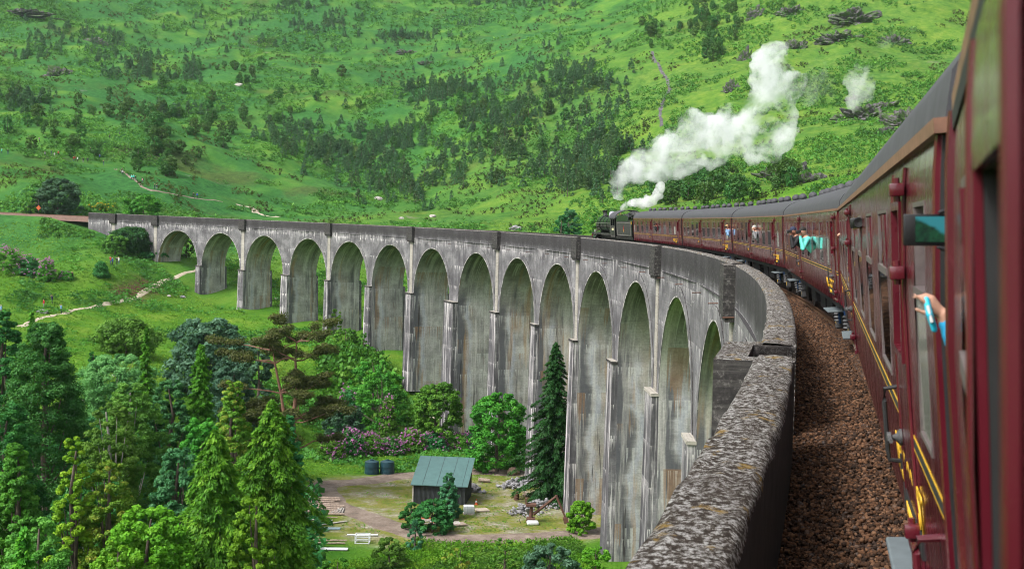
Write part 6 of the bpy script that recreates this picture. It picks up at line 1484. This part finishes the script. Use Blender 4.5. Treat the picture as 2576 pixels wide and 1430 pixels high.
# -- young pines and birches on the hill
def hill_tree_mesh(kind, seed):
    r = np.random.RandomState(seed)
    if kind == 'pine':
        n = 46; t = r.rand(n)**1.15; th = r.rand(n)*6.28; rad = (1-t)**.7*.30*r.uniform(.5, 1.1, n)+.02
        cen = np.stack([rad*np.cos(th), rad*np.sin(th), .06+t*.92], 1); pr = .085*(1-t*.55); V_, F__, T = puffs(cen, pr, 9, .085, r, 1.3, .5)
    else:
        n = 48; d = r.normal(size=(n, 3)); d /= np.linalg.norm(d, axis=1, keepdims=True); rr_ = r.uniform(.4, 1, n)[:, None]**.5; cen = d*rr_*np.array([.34, .34, .46])+np.array([0, 0, .52])
        V_, F__, T = puffs(cen, .11, 9, .095, r, 1., .5)
    k = 4; tv = []; a = np.arange(4)*math.pi/2
    base = len(V_); ring0 = np.stack([.022*np.cos(a), .022*np.sin(a), -.05+0*a], 1); ring1 = np.stack([.01*np.cos(a), .01*np.sin(a), .8+0*a], 1)
    V_ = np.concatenate([V_, ring0, ring1]); tf = np.array([[base+i, base+(i+1) % 4, base+4+(i+1) % 4, base+4+i] for i in range(4)])
    F__ = np.concatenate([F__, tf]); mi = np.array([0]*(len(F__)-4)+[1]*4); return V_, F__, np.concatenate([T, [.5]*4]), mi
HV = {k: [hill_tree_mesh(k, s+10*(k == 'birch')) for s in range(5)] for k in ('pine', 'birch')}
HM = {}
for k, vs in HV.items():
    HM[k] = []
    for V_, F__, T, mi in vs:
        me = mesh_np(k+'_tree', V_, F__, False, {'tint': T}, mi); me.materials.append(FM['hill'] if k == 'pine' else FM['birch']); me.materials.append(m_bark); HM[k].append(me)
def place(kind, x, y):
    if x > 1600: w = 'on the wooded rib above the gully' if y < 250 else 'low on the slope behind the train roofs'
    elif x > 1330: w = 'in the wood left of the steam, upper half' if y < 290 else 'in the wood left of the locomotive, lower half'
    elif x > 1050: w = 'in the wood above the middle arches' if y < 330 else 'at the foot of the slope above the middle arches'
    elif x > 700: w = 'in the wood above the left arches' if y > 260 else 'high on the slope above the left arches'
    elif x > 350: w = 'in the loose patch left of the wood' if y > 240 else 'in the upper left patch of trees'
    else: w = 'in the far left patch, high up' if y < 240 else 'low on the far left slope'
    return '%s %s' % (kind, w)
def blob(lst, r):
    X = []; Y = []; K = []
    for cx, cy, rx, ry, n in lst:
        a = r.normal(size=(n, 2))*.52; X += list(cx+a[:, 0]*rx); Y += list(cy+a[:, 1]*ry)
    return np.array(X), np.array(Y)
rt = np.random.RandomState(21)
PB = [(1420, 200, 130, 45, 170), (1150, 230, 150, 35, 130), (1250, 290, 190, 45, 170), (1480, 270, 90, 55, 80), (980, 360, 200, 50, 190), (880, 400, 150, 45, 110), (1150, 370, 150, 50, 90), (1490, 370, 110, 55, 130), (1470, 450, 110, 55, 130), (980, 450, 180, 40, 90), (740, 345, 100, 40, 60),
      (1290, 400, 60, 60, 26), (1060, 500, 140, 30, 30), (800, 60, 90, 35, 60), (750, 15, 60, 20, 30), (1010, 92, 140, 16, 60), (1300, 12, 150, 12, 50), (1150, 62, 60, 12, 16), (450, 190, 110, 28, 60), (330, 165, 120, 35, 70), (180, 85, 120, 35, 60), (280, 110, 80, 25, 40), (60, 260, 70, 30, 40), (100, 130, 70, 30, 40), (550, 55, 140, 25, 30), (450, 285, 80, 18, 20), (650, 110, 300, 60, 40), (1300, 140, 250, 60, 30)]
X, Y = blob(PB, rt); ok = (Y > -15) & (Y < 560) & (X > -30) & (X < 1640); X, Y = X[ok], Y[ok]
P, h = cast(X, Y); X = X[h]; Y = Y[h]; P = P[h]; k_ = fbm(P[:, 0]/11, P[:, 1]/11, 3, 44) > .385; P = P[k_]; X = X[k_]; Y = Y[k_]; n = len(P); dist_ = np.linalg.norm(P-CAM, axis=1); ht = rt.uniform(3.0, 6.6, n)*(.8+.35*fbm(P[:, 0]/20, P[:, 1]/20, 2)); app = ht/dist_; order = np.argsort(-app)
NI = 285
for i in order[:NI]:
    o = bpy.data.objects.new('pine_tree', HM['pine'][i % 5]); COL.objects.link(o); o.location = P[i]-np.array([0, 0, .15]); s_ = ht[i]; w = rt.uniform(.85, 1.25); o.scale = (s_*w, s_*w, s_); o.rotation_euler = (0, 0, rt.rand()*6)
    tag(o, place('young dark pine', X[i], Y[i]), 'tree', 'young pines on the hillside')
def bake(name, vs, idx, P, ht, mats, rs, label, cat):
    V = []; F = []; T = []; MI = []; b = 0
    for i in idx:
        v, f, t, mi = vs[i % 5]; a = rs.rand()*6.28; c, s = math.cos(a), math.sin(a); w = rs.uniform(.8, 1.2)*ht[i]
        q = np.stack([(v[:, 0]*c-v[:, 1]*s)*w, (v[:, 0]*s+v[:, 1]*c)*w, v[:, 2]*ht[i]], 1)+P[i]-np.array([0, 0, .15])
        V.append(q); F.append(f+b); T.append(np.clip(t*.6+rs.rand()*.4, 0, 1)); MI.append(mi); b += len(v)
    me = mesh_np(name, np.concatenate(V), np.concatenate(F), False, {'tint': np.concatenate(T)}, np.concatenate(MI)); o = link(name, me, None, mats); tag(o, label, cat, kind='stuff')
bake('pine_wood', HV['pine'], order[NI:], P, ht, [FM['hill'], m_bark], rt, 'dark young pine wood spread in patches over the hillside', 'wood')
BB = [(1770, 60, 45, 45, 34), (1640, 85, 25, 35, 14), (1795, 125, 35, 28, 14), (1850, 60, 40, 50, 12), (1760, 480, 70, 30, 30), (1690, 500, 60, 18, 14), (1850, 490, 60, 14, 10), (1960, 470, 40, 14, 8), (480, 330, 140, 55, 26), (430, 395, 120, 40, 20), (620, 180, 60, 20, 8), (1200, 330, 200, 100, 20), (350, 300, 250, 80, 26), (700, 250, 250, 80, 22), (120, 330, 120, 60, 14), (1380, 330, 150, 100, 14), (1560, 420, 40, 60, 8), (1050, 480, 200, 40, 12), (300, 450, 150, 30, 8), (640, 480, 100, 20, 6), (2120, 425, 40, 10, 5)]
X, Y = blob(BB, rt); P, h = cast(X, Y); X = X[h]; Y = Y[h]; P = P[h]; P = P[:290]; n = len(P); ht = rt.uniform(3.0, 7.5, n)
for i in range(n):
    o = bpy.data.objects.new('birch_tree', HM['birch'][i % 5]); COL.objects.link(o); o.location = P[i]-np.array([0, 0, .15]); w = rt.uniform(.7, 1.2)*ht[i]; o.scale = (w, w, ht[i]); o.rotation_euler = (0, 0, rt.rand()*6)
    tag(o, place('rounded green hill birch', X[i], Y[i]), 'tree', 'birches scattered on the hill')

# -- ground cover
def tuft(nq, seed, spread=.5, hgt=.6, lean=.5):
    r = np.random.RandomState(seed); C = np.stack([r.normal(size=nq)*spread*.4, r.normal(size=nq)*spread*.4, r.uniform(.1, hgt, nq)], 1)
    N_ = r.normal(size=(nq, 3))*.7; N_[:, 2] += .9; V_, F__, T = leaf_quads(C, N_, r.normal(size=(nq, 3)), r.uniform(.35, .7, nq)*spread*1.6, r.uniform(.25, .45, nq)*spread*1.6, r.rand(nq), r); return V_, F__
def cover(name, px, py, sz, mat, label, nq=6, seed=1, spread=.5, hgt=.6, filt=None, P=None, ts=9.):
    if P is None:
        P, h = cast(px, py); P = P[h]
    if filt is not None: P = P[filt(P)]
    r = np.random.RandomState(seed); bv, bf = tuft(nq, seed, spread, hgt); d = np.linalg.norm(P-CAM, axis=1)
    s_ = sz(d)*r.uniform(.6, 1.5, len(P)); t = np.clip(fbm(P[:, 0]/ts, P[:, 1]/ts, 3, seed)*1.5-.35+r.normal(size=len(P))*.16, 0, 1)
    o = scatter_mesh(name, bv, bf, P, s_, mat, t, rot=.5, seed=seed, jit=.15); tag(o, label, 'ground cover', kind='stuff')
m_brk = foliage('bracken', (.028, .12, .020), (.07, .25, .034), (.14, .36, .045)); m_hea = foliage('heather', (.03, .045, .015), (.065, .085, .025), (.11, .12, .045)); m_gra = foliage('grass_blades', (.06, .17, .010), (.13, .29, .016), (.22, .36, .03)); m_weed = foliage('tall_weeds', (.035, .12, .014), (.085, .23, .022), (.18, .33, .045))
rg = np.random.RandomState(31)
def clear_line(P):
    d = np.abs(RAD-np.hypot(P[:, 0]+RAD, P[:, 1])); return d > 5.0
allroads = [road_pts]
def off_road(P):
    m = clear_line(P) & (poly_dist(P[:, 0], P[:, 1], road_pts) > 2.0); return m
n = 68000; X = rg.uniform(-300, 3000, n); Y = rg.uniform(-20, 600, n)
P_, h_ = cast(X, Y); P_ = P_[h_]; bn = fbm(P_[:, 0]/22, P_[:, 1]/22, 4, 61); P_b = P_[(bn > .52)]; P_h = P_[(bn < .36)]
cover('bracken', None, None, lambda d: .55+d*.0028, m_brk, 'bright green bracken patches over the hillside', 6, 3, P=P_b, filt=clear_line)
cover('heather', None, None, lambda d: .4+d*.0022, m_hea, 'dark heather and moor grass patches over the hillside', 5, 4, P=P_h, filt=clear_line)
n = 42000; X = rg.uniform(-40, 1560, n); Y = rg.uniform(560, 1250, n); P_, h_ = cast(X, Y); P_ = P_[h_]
bn = fbm(P_[:, 0]/9, P_[:, 1]/9, 4, 71); yd = poly_dist(P_[:, 0], P_[:, 1], yard_pts); kp = (yd > 11) & off_road(P_)
cover('meadow_grass', None, None, lambda d: .16+d*.0016, m_gra, 'yellow green meadow grass below the line', 5, 5, P=P_[kp & (bn < .6)], hgt=.4)
cover('meadow_bracken', None, None, lambda d: .45+d*.002, m_brk, 'bracken clumps on the banks of the meadow', 7, 6, P=P_[kp & (bn > .56)])
timber = img_line([(790, 1280), (860, 1290), (830, 1330), (800, 1365), (850, 1385), (900, 1362), (940, 1350)])
n = 26000; X = rg.uniform(740, 1640, n); Y = rg.uniform(1280, 1460, n); P_, h_ = cast(X, Y); P_ = P_[h_]; kp = off_road(P_) & (poly_dist(P_[:, 0], P_[:, 1], yard_pts) > 8.5) & (poly_dist(P_[:, 0], P_[:, 1], timber) > 4.2)
bn = fbm(P_[:, 0]/5, P_[:, 1]/5, 4, 81)
cover('tall_grass', None, None, lambda d: .30+0*d, m_gra, 'tall rushy grass along the bottom of the yard', 8, 7, P=P_[kp & (bn < .56)], hgt=1.1, ts=2.2)
cover('weeds', None, None, lambda d: .36+0*d, m_weed, 'leafy weeds and nettles in the bottom meadow', 9, 8, P=P_[kp & (bn >= .52) & (rg.rand(len(P_)) < .6)], hgt=.8, ts=1.8)
n = 5000; X = rg.uniform(780, 1520, n); Y = rg.uniform(1180, 1340, n); P_, h_ = cast(X, Y); P_ = P_[h_]; kp = off_road(P_) & (fbm(P_[:, 0]/3, P_[:, 1]/3, 3, 91) > .52)
cover('moss_tufts', None, None, lambda d: .22+0*d, m_gra, 'short mossy grass tufts in the gravel yard', 6, 9, P=P_[kp], hgt=.3)
# hedge understorey between the rhododendrons and the gravel path
n = 4200; X = rg.uniform(800, 1330, n); Y = rg.uniform(880, 1070, n); P_, h_ = cast(X, Y); P_ = P_[h_]; kp = off_road(P_)
cover('thicket', None, None, lambda d: 1.5+0*d, m_weed, 'dense green scrub on the slope beneath the middle piers', 14, 10, P=P_[kp][:2400], hgt=.9)
n = 2600; P_ = np.array([floor_at(rg.uniform(-60, 820), rg.uniform(58, 130)) for _ in range(n)])
cover('undergrowth', None, None, lambda d: 1.3+0*d, FM['dark'], 'dark undergrowth on the floor of the wood', 14, 12, P=P_, hgt=.9)

# ---------------------------------------------------------------- steam and haze
def steam_mat(name, dens, scale, lo, hi, col=(.99, .99, 1), ani=.1):
    m = bpy.data.materials.new(name); m.use_nodes = True; t = m.node_tree; t.nodes.clear()
    o = t.nodes.new('ShaderNodeOutputMaterial'); v = t.nodes.new('ShaderNodeVolumePrincipled'); tc = t.nodes.new('ShaderNodeTexCoord')
    n = t.nodes.new('ShaderNodeTexNoise'); n.inputs['Scale'].default_value = scale; n.inputs['Detail'].default_value = 4; n.inputs['Roughness'].default_value = .62; n.inputs['Distortion'].default_value = .4
    mr = t.nodes.new('ShaderNodeMapRange'); mr.interpolation_type = 'SMOOTHSTEP'; mr.inputs[1].default_value = lo; mr.inputs[2].default_value = hi; mr.inputs[4].default_value = dens
    t.links.new(tc.outputs['Object'], n.inputs['Vector']); t.links.new(n.outputs['Fac'], mr.inputs[0]); t.links.new(mr.outputs[0], v.inputs['Density'])
    v.inputs['Color'].default_value = (*col, 1); v.inputs['Anisotropy'].default_value = ani; t.links.new(v.outputs[0], o.inputs['Volume'])
    m.cycles.volume_step_rate = .6 if hasattr(m, 'cycles') else 1
    return m
def steam(name, pf, mat, label, disp=.5, voxel=.35, seed=0):
    bm = bmesh.new(); c0 = Vector(at(pf[0][0], pf[0][1], pf[0][3]))
    rr_ = random.Random(seed)
    for x, y, r, d in pf:
        R_ = r*d/F_; c = Vector(at(x, y, d))-c0; bmesh.ops.create_icosphere(bm, subdivisions=2, radius=R_, matrix=Matrix.Translation(c))
        for k in range(9):
            q = Vector((rr_.gauss(0, 1), rr_.gauss(0, 1), rr_.gauss(0, 1))).normalized()*R_*rr_.uniform(.7, 1.0); bmesh.ops.create_icosphere(bm, subdivisions=2, radius=R_*rr_.uniform(.22, .5), matrix=Matrix.Translation(c+q))
    me = bpy.data.meshes.new('tmp'); bm.to_mesh(me); bm.free(); o = bpy.data.objects.new('tmp', me); COL.objects.link(o)
    md = o.modifiers.new('r', 'REMESH'); md.mode = 'VOXEL'; md.voxel_size = voxel; s_ = o.modifiers.new('s', 'SMOOTH'); s_.iterations = 2
    dg = bpy.context.evaluated_depsgraph_get(); out = bpy.data.meshes.new_from_object(o.evaluated_get(dg)); bpy.data.objects.remove(o); out.materials.clear()
    nrm = [v.normal.copy() for v in out.vertices]
    for v, nn in zip(out.vertices, nrm): v.co += nn*(mnoise.fractal(v.co*.9, .7, 2.0, 4)*disp)
    out.update(); o = link(name, out, None, mat); o.location = c0; return tag(o, label, 'steam', kind='stuff')
D1 = [(1548, 488, 16), (1552, 472, 22), (1562, 452, 28), (1590, 430, 36), (1625, 408, 40), (1665, 388, 46), (1700, 368, 48), (1738, 345, 50), (1680, 425, 30), (1640, 435, 26), (1748, 312, 36), (1770, 385, 36), (1722, 412, 32), (1812, 330, 36), (1842, 298, 44), (1850, 345, 40), (1885, 375, 34), (1815, 390, 24), (1930, 315, 48), (1965, 335, 38), (1975, 290, 30), (1935, 375, 30), (1890, 300, 34), (1905, 250, 32), (1940, 255, 40), (1900, 330, 40), (1925, 200, 44), (1925, 170, 40), (1955, 225, 40), (1965, 200, 40), (1950, 130, 30), (2005, 205, 26), (1985, 240, 26), (1905, 165, 24)]
D1 = [(x, y, r, 117-max(0, (x-1548))*.03) for x, y, r in D1]
m_st = steam_mat('steam_dense', 1.0, .34, .39, .66, (.97, .98, 1)); m_st2 = steam_mat('steam_thin', .55, .38, .42, .64); m_st3 = steam_mat('valve_steam', 1.8, .8, .32, .55)
steam('steam_plume', D1, m_st, 'billowing white steam plume trailing from the locomotive chimney', .55)
steam('steam_valve', [(1560, 524, 6, 112), (1566, 521, 7, 112), (1574, 516, 9, 112), (1585, 512, 12, 111), (1600, 510, 14, 110), (1615, 511, 15, 110), (1630, 508, 15, 109), (1652, 492, 13, 109), (1656, 480, 12, 109), (1662, 468, 12, 109), (1645, 505, 10, 109)], m_st3, 'small low jet of white steam above the cab', .2, .18, 1)
steam('steam_puff', [(2160, 195, 34, 100), (2178, 230, 28, 100), (2150, 262, 26, 100), (2185, 180, 20, 100), (2135, 205, 18, 100)], m_st2, 'faint detached puff of steam right of the plume', .5, .35, 2)
steam('steam_wisp', [(2060, 185, 40, 100), (2040, 240, 34, 100), (2090, 225, 26, 100), (2010, 130, 24, 100)], steam_mat('steam_wisp', .10, .4, .45, .7), 'thin wisp of steam between the plume and the puff', .5, .35, 3)
steam('steam_wisp', [(2225, 98, 26, 98), (2265, 92, 28, 98), (2300, 88, 18, 98)], steam_mat('steam_wisp2', .14, .4, .45, .7), 'thin wisp of steam across the upper right outcrop', .5, .35, 4)
steam('steam_wisp', [(2355, 225, 26, 60), (2345, 270, 28, 60), (2370, 250, 22, 60)], steam_mat('steam_wisp3', .12, .4, .42, .7), 'thin wisp of steam just left of the near coach roof', .5, .35, 5)
hz = MB(); zt = float(_Z.max())+60; hz.box(-1040, 380, -200, 1290, float(_Z.min())-1.5, zt); hm = bpy.data.materials.new('haze_air'); hm.use_nodes = True; t = hm.node_tree; t.nodes.clear()
vo_ = t.nodes.new('ShaderNodeVolumePrincipled'); vo_.inputs['Density'].default_value = .00005; vo_.inputs['Color'].default_value = (.80, .90, 1.0, 1); vo_.inputs['Anisotropy'].default_value = .2
oo = t.nodes.new('ShaderNodeOutputMaterial'); t.links.new(vo_.outputs[0], oo.inputs['Volume'])
h = hz.build('haze', hm); tag(h, kind='stuff')
